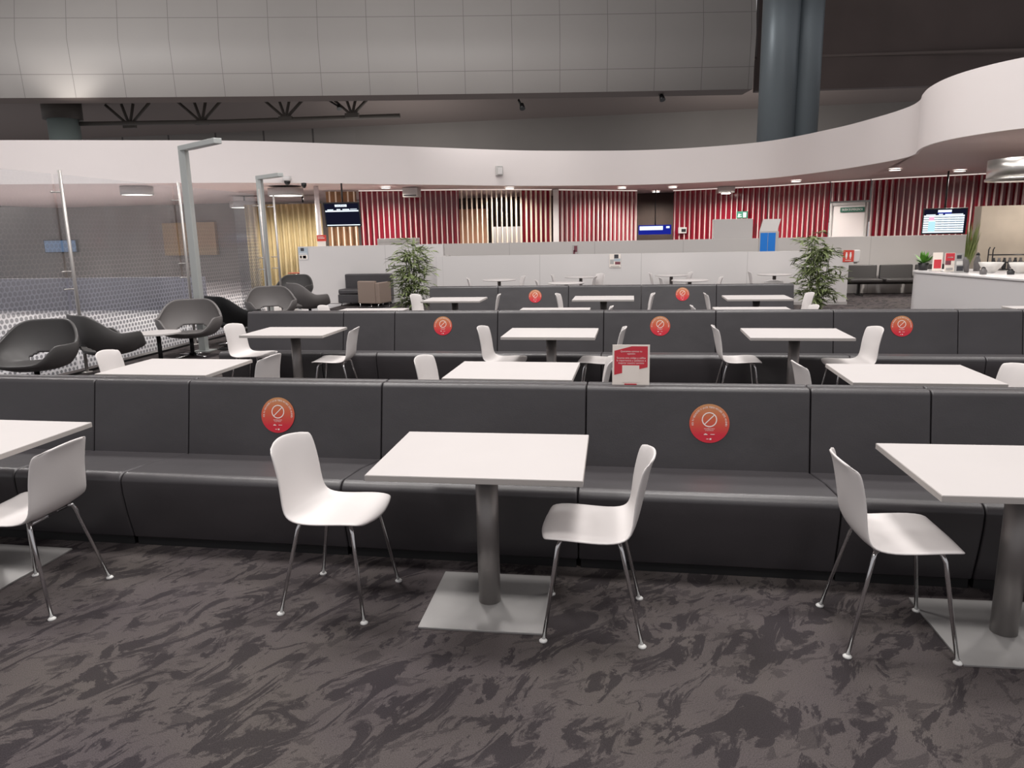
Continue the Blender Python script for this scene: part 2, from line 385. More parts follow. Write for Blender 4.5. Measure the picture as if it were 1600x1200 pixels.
# bulkhead: long panelled band high up, local x runs along it
def bulkhead():
    L = 40; n = 40; f = MB(); vs = []
    for i in range(n + 1):
        x = -L + L * i / n; y = .9 * ((x + 15) / 15) ** 2 * .35
        top = 13.4 if x > -22 else 13.4 - (-22 - x) * .22
        if x < -28: top = 12.1 - (-28 - x) * .16
        vs += [(x, -y, 0), (x, -y - .15, 2.2), (x, -y + .35, top - 7.5), (x, -y + 1.3, 0)]
    fs = []
    for i in range(n):
        a = i * 4; fs += [(a, a + 4, a + 5, a + 1), (a + 1, a + 5, a + 6, a + 2)]
    f.add(vs, fs, 0, True)
    f.add(vs, [(i * 4, i * 4 + 3, i * 4 + 7, i * 4 + 4) for i in range(n)], 1)
    o = f.obj('wall_bulkhead', ['bulk', 'voidceil']); o.location = (4.9, 34.1, 7.5); o.rotation_euler = (0, 0, math.radians(11.6)); struct(o)
bulkhead()
o = MB().box((0, 0, 0), (24, .4, 7)).obj('wall_upper_right', 'dark_brown'); o.location = (5.2, 34.6, 7.55); o.rotation_euler = (0, 0, math.radians(6)); struct(o)
o = MB().box((-48, 44, 2), (-16.5, 44.4, 8.9)).obj('wall_back_left', 'rear_joint'); struct(o)
o = MB().box((-16.5, 44, 2), (36, 44.4, 8.9)).obj('wall_back', 'backwall'); struct(o)
o = MB().add([(-48, 32, 9.6), (30, 36, 8.6), (30, 44.2, 8.25), (-48, 44.2, 8.25)], [(0, 1, 2, 3)]).obj('ceiling_void', 'voidceil', solid=.1); struct(o)
o = MB().box((-50, -4, 16.0), (40, 46, 16.2)).obj('ceiling_hall', 'voidceil'); struct(o)
# the truss hanging in the void behind the bulkhead
tr = thing('roof_truss', 'dark steel roof truss with V braces seen in the gap under the panelled bulkhead', 'truss', (-21, 37.2, 7.75))
MB().tube([(-9.5, -.6, .18), (0, 0, 0), (9.3, .5, -.03)], .11, 8).obj('bottom_chord', 'steel_dark', tr)
for x in (-5.6, -1.4, 3.3, 6.9):
    b = MB()
    for dx in (-1.3, -.35, .35, 1.3): b.tube([(x, .1, .02), (x + dx, .1, 1.15)], .075, 6)
    b.box((x - .35, .0, -.08), (x + .35, .2, .14)); b.obj('brace', 'steel_dark', tr)
for lx, ly, lz, lab in ((-14.6, 36.9, 8.15, 'black spotlight on a slanting arm under the bulkhead beside the truss'), (-4.9, 34.0, 7.28, 'small black spotlight hanging under the bulkhead in the middle of the photo'), (1.2, 33.9, 7.35, 'tiny black spotlight under the bulkhead nearer the columns')):
    t = thing('spotlight', lab, 'spotlight', (lx, ly, lz))
    MB().tube([(-1.2 if lx < -10 else -.15, 0, .75 if lx < -10 else .3), (0, 0, 0)], .05, 6).obj('arm', 'black', t)
    MB().tube([(0, 0, .1), (.05, -.12, -.12)], [.09, .13], 10).obj('lamp_head', 'black', t)

# columns
t = thing('round_column', 'twin blue-grey metal-clad columns rising behind the canopy at right', 'column', (4.9, 28, 0))
MB().lathe([(.62, 3.4), (.62, 15)], n=40).obj('shaft', 'column', t, loc=(.05, 0, 0))
MB().lathe([(.50, 3.4), (.50, 15)], n=40).obj('shaft', 'column', t, loc=(1.0, .25, 0))
t = thing('round_column', 'grey-green round column under the bulkhead at far left', 'column', (-29.8, 36.4, 0))
MB().lathe([(.76, 0), (.76, 8.6)], n=40).obj('shaft', 'column_pale', t)
MB().lathe([(.95, 8.1), (.95, 9.0)], n=40).obj('collar', 'steel_dark', t)

# ------------------------------------------------------------------ partitions
o = MB().box((0, 0, 0), (3.95, .16, 1.50)).obj('wall_partition_left', 'part_panel', loc=(-8.70, 18.45, 0)); struct(o)
o = MB().box((0, 0, 0), (9.4, .16, 1.215)).obj('wall_partition_front', 'part_panel', loc=(-4.56, 17.6, 0)); struct(o)
o = MB().box((-.02, -.012, 0), (9.42, .0, .07)).obj('baseboard_front', 'wall_grey', loc=(-4.56, 17.6, 0)); struct(o)
o = MB().box((0, 0, 0), (.16, .85, 1.215)).obj('wall_partition_return', 'part_panel', loc=(-4.72, 17.6, 0)); struct(o)
o = MB().box((0, 0, 0), (14.75, .16, 1.48)).obj('wall_partition_rear', 'part_grey', loc=(-6.2, 20.7, 0)); struct(o)

# ------------------------------------------------------------------ slatted screens under the canopy
def seg_pts(a, b, pitch):
    a = Vector(a); b = Vector(b); d = b - a; n = max(1, int(d.length / pitch)); return [a + d * ((i + .5) / n) for i in range(n)], d.normalized()
def slat_screen(name, label, pts, back, finmat='fin', pitch=.17, fw=.040, fd=.07, z0=.0, z1=3.16, gap=.16, group=None, strip=True):
    t = thing(name, label, 'slatted screen', (pts[0][0], pts[0][1], 0), group=group); org = Vector(pts[0])
    f = MB(); b = MB(); s = MB()
    for a, c in zip(pts[:-1], pts[1:]):
        P, d = seg_pts(Vector(a) - org, Vector(c) - org, pitch); nrm = Vector((-d.y, d.x)); ang = math.atan2(d.y, d.x)
        for p in P:
            f.box((p.x - fw / 2, p.y - fd / 2, z0), (p.x + fw / 2, p.y + fd / 2, z1), ang, (p.x, p.y, 0))
        A = Vector(a) - org; B = Vector(c) - org
        if back:
            A2 = A + nrm * gap; B2 = B + nrm * gap
            b.add([(A2.x, A2.y, z0), (B2.x, B2.y, z0), (B2.x, B2.y, z1), (A2.x, A2.y, z1)], [(0, 1, 2, 3)])
        if strip:
            q = [A + nrm * .05, B + nrm * .05]; 
            s.add([(q[0].x, q[0].y, z1 + .005), (q[1].x, q[1].y, z1 + .005), (q[1].x, q[1].y, z1 + .03), (q[0].x, q[0].y, z1 + .03)], [(0, 1, 2, 3)])
    f.obj('slats', finmat, t)
    if back: b.obj('back_panel', back, t, solid=.02)
    if strip: s.obj('light_strip', 'led_soft', t, solid=.01)
    return t
G = 'slatted screens under the canopy'
slat_screen('slatted_screen', 'cream slats over ochre timber behind the left hanging screen', [(-9.6, 22.7), (-8.75, 23.15)], 'wood', 'fin_w', strip=False)
slat_screen('slatted_screen', 'pale slats over deep red panels between the left screen and the opening', [(-8.7, 23.17), (-5.6, 24.1)], 'red_glass')
slat_screen('slatted_screen', 'open pale slats with a salmon wall showing behind, beside the column', [(-5.6, 24.1), (-3.62, 25.1)], None, 'fin_w')
slat_screen('slatted_screen', 'short run of pale slats over bright red just left of the white post', [(-3.6, 25.1), (-2.68, 25.65)], 'red_glass', 'fin_w')
slat_screen('slatted_screen', 'dense pinkish slats over dark red left of the brown recess', [(-2.45, 25.8), (.22, 27.85)], 'red_glass', pitch=.178, fw=.05, fd=.08)
slat_screen('slatted_screen', 'slats over vivid red panels right of the brown recess, behind the white box', [(1.5, 28.5), (4.69, 27.4), (6.33, 25.95)], 'red_glass', pitch=.18, fw=.032, fd=.05)
slat_screen('slatted_screen', 'wide pink slats over red above and right of the emergency door', [(7.42, 25.25), (8.02, 24.8), (10.0, 24.05)], 'red_glass', pitch=.162, fd=.10)
slat_screen('slatted_screen', 'pink slats over red behind the serving counter at far right', [(10.0, 24.0), (13.5, 23.2)], 'red_glass', pitch=.175, fd=.10)
slat_screen('slatted_screen', 'short hanging slats directly above the emergency door frame', [(6.38, 25.9), (7.40, 25.3)], 'red_glass', pitch=.17, z0=2.56)
# rooms behind
o = MB().box((-6.75, 28.6, 0), (-5.55, 28.8, 2.7)).obj('wall_salmon', 'orange', bevel=.01); struct(o)
o = MB().box((-11, 30.4, 0), (3.2, 30.6, 3.2)).obj('wall_recess', 'brownwall'); struct(o)
t = thing('post', 'slim white post between two red slatted screens', 'post', (-2.56, 25.6, 0)); MB().box((-.09, -.09, 0), (.09, .09, 3.18)).obj('shaft', 'paint_white', t, bevel=.01)
o = MB().box((-5.0, 26.6, 0), (-3.75, 27.1, 1.98)).obj('storage_cabinet', 'wall_grey', bevel=.01); tag(o, 'pale grey cabinet standing behind the open slats, salmon wall behind it', 'cabinet')
t = thing('post', 'tall slim cream post beside the ochre curtain with a light on top', 'post', (-9.05, 20.7, 0))
MB().lathe([(.07, 0), (.07, 3.19)], n=20).obj('shaft', 'paint_white', t)

# curtain
def curtain():
    a = Vector((-12.0, 21.9)); b = Vector((-9.75, 22.6)); n = 260; vs = []; d = (b - a); nn = Vector((-d.y, d.x)).normalized()
    for i in range(n + 1):
        k = i / n; p = a + d * k; w = .055 * math.sin(k * 2 * PI * 14) + .02 * math.sin(k * 2 * PI * 5.3)
        p0 = p + nn * w; p1 = p + nn * w * 1.3
        vs += [(p1.x, p1.y, .02), (p0.x, p0.y, 2.78)]
    f = MB().add(vs, [(2 * i, 2 * i + 2, 2 * i + 3, 2 * i + 1) for i in range(n)], 0, True)
    o = f.obj('curtain', 'curtain', solid=.004, fixn=False); tag(o, 'floor-length ochre pleated curtain behind the end of the glass screen', 'curtain')
curtain()
# world left of the glass
o = MB().box((-34, 29.0, 0), (-9.6, 29.2, 3.3)).obj('wall_far_left', 'far_wall'); struct(o)
o = MB().box((-30, 16.9, -.012), (-10.6, 17.1, .82)).obj('wall_low_outside', 'low_dark'); struct(o)
o = MB().box((-19.6, 28.8, 1.1), (-17.2, 28.99, 2.45)).obj('wall_panel', 'tan'); tag(o, 'tan board on the far wall seen through the dotted glass', 'panel')
t = thing('information_screen', 'dim blue glowing panel standing in for a reflection in the leftmost glass pane', 'screen', (-24.6, 28.9, 1.2))  # glowing panel imitates a blue reflection in the glass
MB().box((-.8, -.05, .1), (.8, .05, .65)).obj('frame', 'black', t, bevel=.01)
MB().box((-.76, -.06, .13), (.76, -.051, .62)).obj('display', 'reflection_glow', t)

# ------------------------------------------------------------------ door, signs, screens
t = thing('door_1', '', '', (6.42, 25.86, 0), math.atan2(-.55, 1.05)); del t['label']; del t['category']; t['kind'] = 'structure'
MB().box((0, -.06, 0), (.09, .1, 2.5)).box((1.06, -.06, 0), (1.15, .1, 2.5)).box((.09, -.06, 2.41), (1.06, .1, 2.5)).obj('door_frame', 'wall_grey', t, bevel=.008)
MB().box((.09, -.02, 0), (1.06, .03, 2.41)).obj('door_leaf', 'paint_white', t)
MB().tube([(.17, -.02, 1.0), (.17, -.08, 1.0), (.30, -.08, 1.0)], .012, 8).obj('door_handle', 'chrome', t)
d = Vector((1.05, -.55)).normalized()
t = thing('emergency_sign', 'long green sign with white lettering on top of the white emergency door', 'sign', (7.0, 25.50, 2.2), math.atan2(-.55, 1.05))
MB().box((-.36, -.012, 0), (.36, .012, .15)).obj('plate', 'green_sign', t)
b = MB(); put_text(b, 'SALIDA DE EMERGENCIA', .1, lambda x, y: (x, -.014, .075 + y), w=.62); b.obj('lettering', 'ink_white2', t)
t = thing('exit_sign', 'small green running-figure exit sign hung before the red slats', 'sign', (3.83, 27.2, 2.1))
MB().box((-.19, -.02, 0), (.19, .02, .24)).obj('plate', 'green_sign', t, bevel=.005)
b = MB(); b.box((-.15, -.024, .05), (-.02, -.021, .075)); b.box((-.13, -.024, .075), (-.10, -.021, .16)); b.box((-.10, -.024, .12), (-.03, -.021, .14)); b.lathe([(.0001, 0), (.02, .001)], (-.11, -.022, .18), 10)
b.box((.03, -.024, .04), (.13, -.021, .20)); b.obj('pictogram', 'ink_white2', t)
MB().tube([(0, 0, .24), (0, 0, 1.08)], .008, 6).obj('hanger', 'grey_plastic', t)

def tv(name, label, loc, w, h, rz, tilt, lines, drop):
    t = thing(name, label, 'screen', loc, rz)
    R = Matrix.Rotation(tilt, 3, 'X')
    def bx(nm, m, *boxes, **k):
        q = MB()
        for a, b in boxes: q.box(a, b)
        q.v = [tuple(R @ Vector(v)) for v in q.v]; return q.obj(nm, m, t, **k)
    bx('casing', 'black', ((-w / 2, 0, -h / 2), (w / 2, .07, h / 2)), bevel=.008)
    W = w / 2 - .03; H = h / 2 - .03
    bx('display', 'screen_dark', ((-W, -.004, -H), (W, 0, H)))
    if lines == 'dark':
        bx('display_text', 'screen_white', ((-W * .38, -.007, H * .72), (W * .32, -.004, H * .92)), ((-W * .98, -.007, H * .28), (W * .98, -.004, H * .40)), ((-W * .85, -.007, H * .43), (-W * .5, -.004, H * .5)),
           ((-W * .3, -.007, H * .43), (-W * .08, -.004, H * .52)), ((W * .05, -.007, H * .43), (W * .45, -.004, H * .52)), ((W * .5, -.007, H * .47), (W * .9, -.004, H * .52)), ((-W * .98, -.007, -H * .97), (W * .98, -.004, -H * .89)))
        b = MB()
        put_text(b, 'SALIDAS', .1, lambda x, y: tuple(R @ Vector((x - W * .03, -.009, H * .82 + y * .6))), w=W * .5)
        b.obj('display_heading', 'screen_text', t)
    if lines == 'light':
        rows = []; dark = []
        n = 8
        bx('display_header', 'screen_blue', ((-W * .35, -.006, H * .62), (W * .30, -.004, H * .82)))
        for i in range(n):
            z1 = H * (.52 - i * .19); rows.append(((-W, -.006, z1 - H * .14), (W * .93, -.004, z1)))
        bx('display_text', 'screen_white', ((-W * .35, -.008, H * .76), (W * .30, -.006, H * .96)), ((-W * .9, -.007, H * .54), (-W * .45, -.004, H * .60)), ((-W * .3, -.008, H * .56), (-W * .1, -.006, H * .64)), ((0, -.007, H * .54), (W * .85, -.004, H * .62)), *rows)
        for i in range(1, n - 1):
            z1 = H * (.545 - i * .19)
            for a, c in ((-.30, -.12), (-.02, .17), (.28, .50), (.56, .64), (.68, .86)):
                dark.append(((W * a, -.009, z1 - H * .035), (W * (c + random.uniform(-.03, .03)), -.0065, z1 + H * .02)))
        bx('display_rows', 'screen_text', *dark)
        bx('display_logo', 'screen_pink', ((-W * .75, -.009, H * .10), (-W * .5, -.0065, H * .38)))
        bx('display_logo', 'screen_cyan', ((-W * .75, -.009, -H * .85), (-W * .42, -.0065, -H * .0)))
    MB().tube([(0, .09, h * .2), (0, .09, drop)], .025, 10).obj('ceiling_mount', 'black', t)
    return t
tv('information_screen', 'dark flight information screen hung in front of the ochre slats, tilted forward', (-8.02, 20.0, 2.34), 1.02, .68, math.radians(6), math.radians(14), 'dark', .86)
tv('information_screen', 'bright flight information screen listing rows of times in front of pink slats', (8.43, 22.0, 1.83), 1.06, .70, math.radians(-14), math.radians(8), 'light', 1.33)
t = thing('information_screen', 'narrow blue lit screen on the brown recess wall', 'screen', (.86, 27.9, 1.60), 0)
MB().box((-.60, 0, 0), (.58, .06, .34)).obj('casing', 'screen_blue', t, bevel=.005)
MB().box((-.56, -.006, .16), (.28, -.001, .30)).box((.40, -.006, .22), (.52, -.001, .29)).obj('display_text', 'screen_white', t)
MB().tube([(0, .03, .34), (0, .03, 1.6)], .02, 8).obj('ceiling_mount', 'black', t)
t = thing('intercom_box', 'small dark device fixed on the slats right of the narrow blue screen', 'device', (1.87, 28.3, 1.62)); MB().box((-.15, -.05, 0), (.15, .05, .22)).obj('casing', 'grey_plastic', t, bevel=.01); MB().box((-.04, -.055, .05), (.12, -.05, .16)).obj('panel', 'black', t)
# white box and totem
o = MB().box((2.52, 23.8, 0), (3.68, 24.3, 2.04)).obj('display_cabinet', 'wall_part', bevel=.015); tag(o, 'plain white cabinet standing before the red slats beyond the grey partition', 'cabinet')
t = thing('totem_stand', 'blue totem with white slanted head rising behind the front partition', 'totem', (3.22, 18.5, 0), math.radians(-8))
MB().box((-.20, -.06, 0), (.24, .32, 1.66)).obj('body', 'wall_grey', t, bevel=.01)
MB().box((-.17, -.068, .1), (-.005, -.061, 1.63)).box((.005, -.068, .1), (.17, -.068 + .007, 1.63)).obj('blue_panel', 'blue', t)
MB().add([(-.20, -.06, 1.66), (.2, -.06, 1.66), (.2, .3, 1.66), (-.2, .3, 1.66), (-.12, .1, 1.95), (.28, .1, 1.95), (.28, .32, 1.95), (-.12, .32, 1.95)], [(0, 1, 5, 4), (1, 2, 6, 5), (2, 3, 7, 6), (3, 0, 4, 7), (4, 5, 6, 7), (0, 3, 2, 1)]).obj('slanted_head', 'wall_grey', t, bevel=.006)

# posters and plates on the partitions
def poster(name, label, cat, loc, w, h, base, bits):
    t = thing(name, label, cat, loc)
    MB().box((0, -.006, 0), (w, 0, h)).obj('sheet', base, t)
    for nm, m, (a, b, c, d) in bits: MB().box((a * w, -.009, b * h), (c * w, -.0065, d * h)).obj(nm, m, t)
    return t
poster('poster', 'small pale blue notice with a black picture on the left end of the tall partition', 'poster', (-8.68, 18.44, 1.16), .26, .31, 'poster_c',
       [('picture', 'poster_b', (.25, .72, .62, .98)), ('picture', 'card', (.05, .02, .95, .42)), ('picture', 'poster_m', (.15, .12, .32, .34)), ('picture', 'poster_m', (.45, .1, .8, .34)), ('caption', 'ink_white2', (.08, .5, .9, .55))])
poster('poster', 'small notice with black and maroon pictures on the middle of the front partition', 'poster', (-.50, 17.59, .90), .26, .31, 'card',
       [('picture', 'poster_b', (.42, .68, .80, .97)), ('picture', 'poster_c', (.40, .46, .97, .66)), ('picture', 'poster_m', (.50, .22, .97, .42)), ('picture', 'grey_plastic', (.05, .25, .38, .6)), ('caption', 'grey_plastic', (.1, .06, .9, .12))])
t = poster('restroom_sign', 'square red sign with two white figures near the right end of the front partition', 'sign', (4.70, 17.59, .96), .23, .26, 'sign_red', [])
b = MB()
for cx in (.072, .158):
    b.lathe([(.0001, 0), (.016, .0)], (cx, 0, 0), 12)
    nb = len(b.v)
    for k in range(nb - 24, nb): 
        x, y, z = b.v[k]; b.v[k] = (x, -.011, .2 + y)
    b.box((cx - .02, -.012, .11), (cx + .02, -.0095, .175)); b.box((cx - .012, -.012, .065), (cx - .002, -.0095, .11)); b.box((cx + .002, -.012, .065), (cx + .012, -.0095, .11))
b.box((.05, -.012, .03), (.18, -.0095, .04)); b.obj('pictogram', 'ink_white2', t)
poster('sticker', 'tiny maroon and white sticker on the grey rear partition', 'sticker', (-1.62, 20.69, 1.04), .16, .34, 'wall_grey', [('print', 'poster_m', (.3, .45, .85, .95)), ('print', 'poster_m', (.15, .3, .5, .6))])
t = thing('soap_dispenser', 'white wall dispenser at the end of the front partition', 'dispenser', (4.93, 17.68, .95)); MB().box((0, -.08, 0), (.14, .10, .27)).obj('body', 'white_plastic', t, bevel=.02)
MB().box((.04, -.03, -.04), (.10, .03, 0)).obj('nozzle', 'grey_plastic', t)
t = thing('notice_stand', 'small red and white notice standing on the tall partition by the ochre curtain', 'sign', (-8.05, 18.53, 1.50)); MB().box((-.11, -.01, 0), (.11, .01, .22)).obj('base_card', 'card', t)
MB().box((-.12, -.016, .13), (.13, .012, .29)).obj('red_card', 'sign_red', t); MB().box((-.09, -.02, .2), (.09, -.0165, .215)).box((-.09, -.02, .24), (.06, -.0165, .25)).obj('print', 'ink_white2', t)
t = thing('reception_box', 'low grey box standing behind the tall partition left of the bamboo', 'box', (-6.9, 21.5, 0)); MB().box((-.6, -.2, 0), (.6, .2, 1.66)).obj('body', 'wall_grey', t, bevel=.01)
MB().box((-.55, -.21, 1.56), (.55, -.201, 1.585)).obj('stripe', 'grey_plastic', t)

# ------------------------------------------------------------------ canopy fixtures
def downlight(x, y, label):
    t = thing('downlight', label, 'downlight', (x, y, 3.165), group=None)
    MB().lathe([(.17, .02), (.17, 0), (.14, -.005), (.14, .02)], n=28, cap=False).obj('bezel', 'white_plastic', t)
    MB().lathe([(.0001, -.004), (.138, -.004)], n=28).obj('lamp', 'led', t)
    return t
for x, y, l in ((-7.38, 22.0, 'round recessed downlight above the red slats left of the bamboo'), (-3.91, 24.1, 'round recessed downlight above the opening with the salmon wall'), (-.33, 25.8, 'round recessed downlight left of the brown recess'),
                (1.38, 26.3, 'round recessed downlight at the right of the brown recess'), (5.1, 24.9, 'round recessed downlight above the vivid red slats near the bamboo at right'), (6.8, 21.2, 'round recessed downlight right of where the fascia bulges'), (8.85, 22.4, 'rightmost round recessed downlight, above the bright screen'), (.9, 28.9, 'small recessed downlight deep inside the brown recess')):
    downlight(x, y, l)
def drum(x, y, z, r, label):
    t = thing('drum_lamp', label, 'ceiling lamp', (x, y, z))
    MB().lathe([(r - .02, 0), (r, 0), (r, .22), (r - .02, .22)], n=48, cap=False).obj('shade', 'wall_grey', t)
    MB().lathe([(.0001, .01), (r - .03, .01)], n=48).obj('diffuser', 'drumglow', t)
    MB().lathe([(.03, .2), (.03, 3.19 - z)], n=10).lathe([(.0001, .215), (r - .01, .215)], n=48).obj('mount', 'black', t)
drum(-9.95, 20.6, 2.93, .50, 'large grey drum ceiling lamp above the ochre curtain')
drum(-13.5, 18.9, 2.97, .42, 'drum ceiling lamp seen through the left glass pane')
drum(-13.4, 24.5, 2.8, .5, 'drum ceiling lamp seen through the glass left of the lamp post')
drum(-11.6, 25.3, 2.72, .5, 'drum ceiling lamp seen through the glass right of the lamp post')
t = thing('ceiling_unit', 'grey boxy unit with a light on its underside above the white cabinet', 'ceiling unit', (3.25, 27.2, 2.95)); MB().box((-.28, -.2, .03), (.28, .2, .24)).obj('housing', 'wall_grey', t, bevel=.01); MB().box((-.14, -.1, 0), (.14, .1, .03)).obj('lamp', 'led', t)
t = thing('ceiling_unit', 'grey boxy unit above the left red slatted screen', 'ceiling unit', (-6.75, 22.6, 2.9)); MB().box((-.24, -.2, 0), (.24, .2, .28)).obj('housing', 'wall_grey', t, bevel=.01); MB().box((-.2, -.205, .03), (.2, -.201, .06)).obj('grille', 'black', t)
# fixtures on fascia
t = thing('wall_device', 'small pale rectangular box on the middle of the white fascia', 'device', (-4.05, 23.02, 3.5), math.radians(38)); MB().box((-.11, -.05, 0), (.11, .05, .28)).obj('casing', 'grey_plastic', t, bevel=.02); MB().box((-.08, -.056, .04), (.08, -.051, .24)).obj('cover', 'white_plastic', t)
t = thing('dome_camera', 'white dome camera with black eye on the lower edge of the fascia', 'camera', (-9.18, 19.15, 3.22))
MB().lathe([(.0001, .14), (.12, .14), (.12, .05), (.09, .02)], n=24).obj('housing', 'white_plastic', t); MB().lathe([(.085, .03), (.08, -.03), (.05, -.08), (.0001, -.1)], n=24).obj('dome', 'black', t)
t = thing('dome_camera', 'small black camera beside the white dome camera', 'camera', (-8.78, 19.3, 3.09)); MB().lathe([(.0001, .1), (.07, .09), (.07, .03), (.04, -.03), (.0001, -.05)], n=18).obj('dome', 'black', t)

# ------------------------------------------------------------------ benches
def bench_module(w):
    t = thing('bench_module', '', 'bench', (0, 0, 0))
    x0, x1 = -w / 2 + .002, w / 2 - .002
    MB().prism_x([(.06, 0), (.80, 0), (.80, .09), (.06, .09)], x0 + .01, x1 - .01).obj('plinth', 'plinth', t)
    def arc(cy, cz, r, a0, a1, k=6): return [(cy + r * math.cos(math.radians(a0 + (a1 - a0) * i / k)), cz + r * math.sin(math.radians(a0 + (a1 - a0) * i / k))) for i in range(k + 1)]
    MB().prism_x([(.045, .05), (.012, .20), (-.008, .33)] + arc(.045, .392, .055, 170, 88) + [(.30, .425), (.66, .368), (.70, .05)], x0, x1).obj('seat', 'leather', t, bevel=.011, bseg=3)
    MB().prism_x([(.622, .32), (.80, .32), (.807, .60)] + arc(.787, .812, .020, 0, 90, 4) + arc(.752, .800, .033, 92, 172) + [(.675, .58)], x0, x1).obj('backrest', 'leather', t, bevel=.010, bseg=3)
    return t
PROTO = {}
def bench(x0, x1, y, rz, label, group=None, ys=1):
    w = round(x1 - x0, 2)
    cx = (x0 + x1) / 2
    if w not in PROTO:
        p = bench_module(w); PROTO[w] = p; p.location = (cx, y, 0); p.rotation_euler = (0, 0, rz); p['label'] = label
        if group: p['group'] = group
        return p
    r = dup(PROTO[w], (cx, y, 0), rz, label, group); r.scale = (1, ys, 1); return r
Y1, Y2, Y3 = 3.50, 7.71, 11.85
row1 = [(-4.75, -3.49), (-3.49, -2.81), (-2.81, -1.51), (-1.51, -.25), (-.25, 1.01), (1.01, 1.64), (1.64, 2.90)]
l1 = ['charcoal leather bench section behind the leftmost foreground table', 'narrow charcoal bench section just right of the leftmost foreground table', 'charcoal bench section with round sticker behind the left foreground chair',
      'charcoal bench section behind the central foreground table, without sticker', 'charcoal bench section with round sticker right of the central foreground table', 'narrow charcoal bench section behind the right foreground chair', 'charcoal bench section behind the right foreground table at the frame edge']
for (a, b), l in zip(row1, l1): bench(a, b, Y1, 0, l, 'nearest bench row')
l1b = ['leftmost section of the bench backing onto the nearest row, only its top edge visible', 'narrow bench section backing onto the nearest row, top edge below the left white table', 'bench section backing onto the nearest row, top edge under the left table and chair',
       'bench section backing onto the nearest row, top edge beneath the middle second-line table', 'bench section backing onto the nearest row, top edge behind the small red sign', 'narrow bench section backing onto the nearest row, below the left corner of the right table', 'bench section backing onto the nearest row, top edge at right frame edge']
for (a, b), l in zip(row1, l1b): bench(a, b, Y1 + 1.43, PI, l, 'rear side of the nearest bench row', .76)
row2 = [(-4.71, -3.45), (-3.45, -2.80), (-2.80, -1.54), (-1.54, -.30), (-.30, .95), (.95, 2.2), (2.2, 3.46), (3.46, 4.09), (4.09, 5.35)]
l2 = ['leftmost section of the middle bench row behind the left table', 'narrow section of the middle bench row behind the chair at the left table', 'middle row bench section with the leftmost round sticker', 'middle row bench section behind the central table', 'middle row bench section with round sticker above the small red sign',
      'middle row bench section behind the right table, without sticker', 'middle row bench section with the rightmost round sticker', 'narrow middle row bench section right of the rightmost sticker', 'middle row bench section cut by the right frame edge']
for (a, b), l in zip(row2, l2): bench(a, b, Y2, 0, l, 'middle bench row')
l2b = ['leftmost section of the bench behind the middle row, nearest the lounge chairs', 'narrow section of the bench behind the middle row, top edge only, at left', 'section behind the middle row whose top edge runs below the left far table', 'section behind the middle row, top edge below the left far bench end',
       'section behind the middle row, top edge below the far central table', 'section behind the middle row, top edge below the far bench sticker at right', 'section behind the middle row, top edge in front of the right bamboo plant', 'narrow section behind the middle row, top edge before the black beam seats', 'section behind the middle row, top edge before the white counter']
for (a, b), l in zip(row2, l2b): bench(a, b, Y2 + 1.43, PI, l, 'rear side of the middle bench row', .76)
row3 = [(-3.51, -2.28), (-2.28, -1.05), (-1.05, .18), (.18, 1.41), (1.41, 2.64)]
l3 = ['leftmost section of the farthest bench row, beside the left bamboo plant', 'farthest row bench section with the left round sticker', 'farthest row bench section in the middle, behind the central far table', 'farthest row bench section with the right round sticker', 'rightmost section of the farthest bench row, beside the right bamboo plant']
for (a, b), l in zip(row3, l3): bench(a, b, Y3, 0, l, 'farthest bench row')
l3b = ['section behind the farthest bench row at its left end, barely visible', 'section behind the farthest bench row, second from its left end', 'section behind the farthest bench row at its middle', 'section behind the farthest bench row, second from its right end', 'section behind the farthest bench row at its right end']
for (a, b), l in zip(row3, l3b): bench(a, b, Y3 + 1.43, PI, l, 'rear side of the farthest bench row', .76)

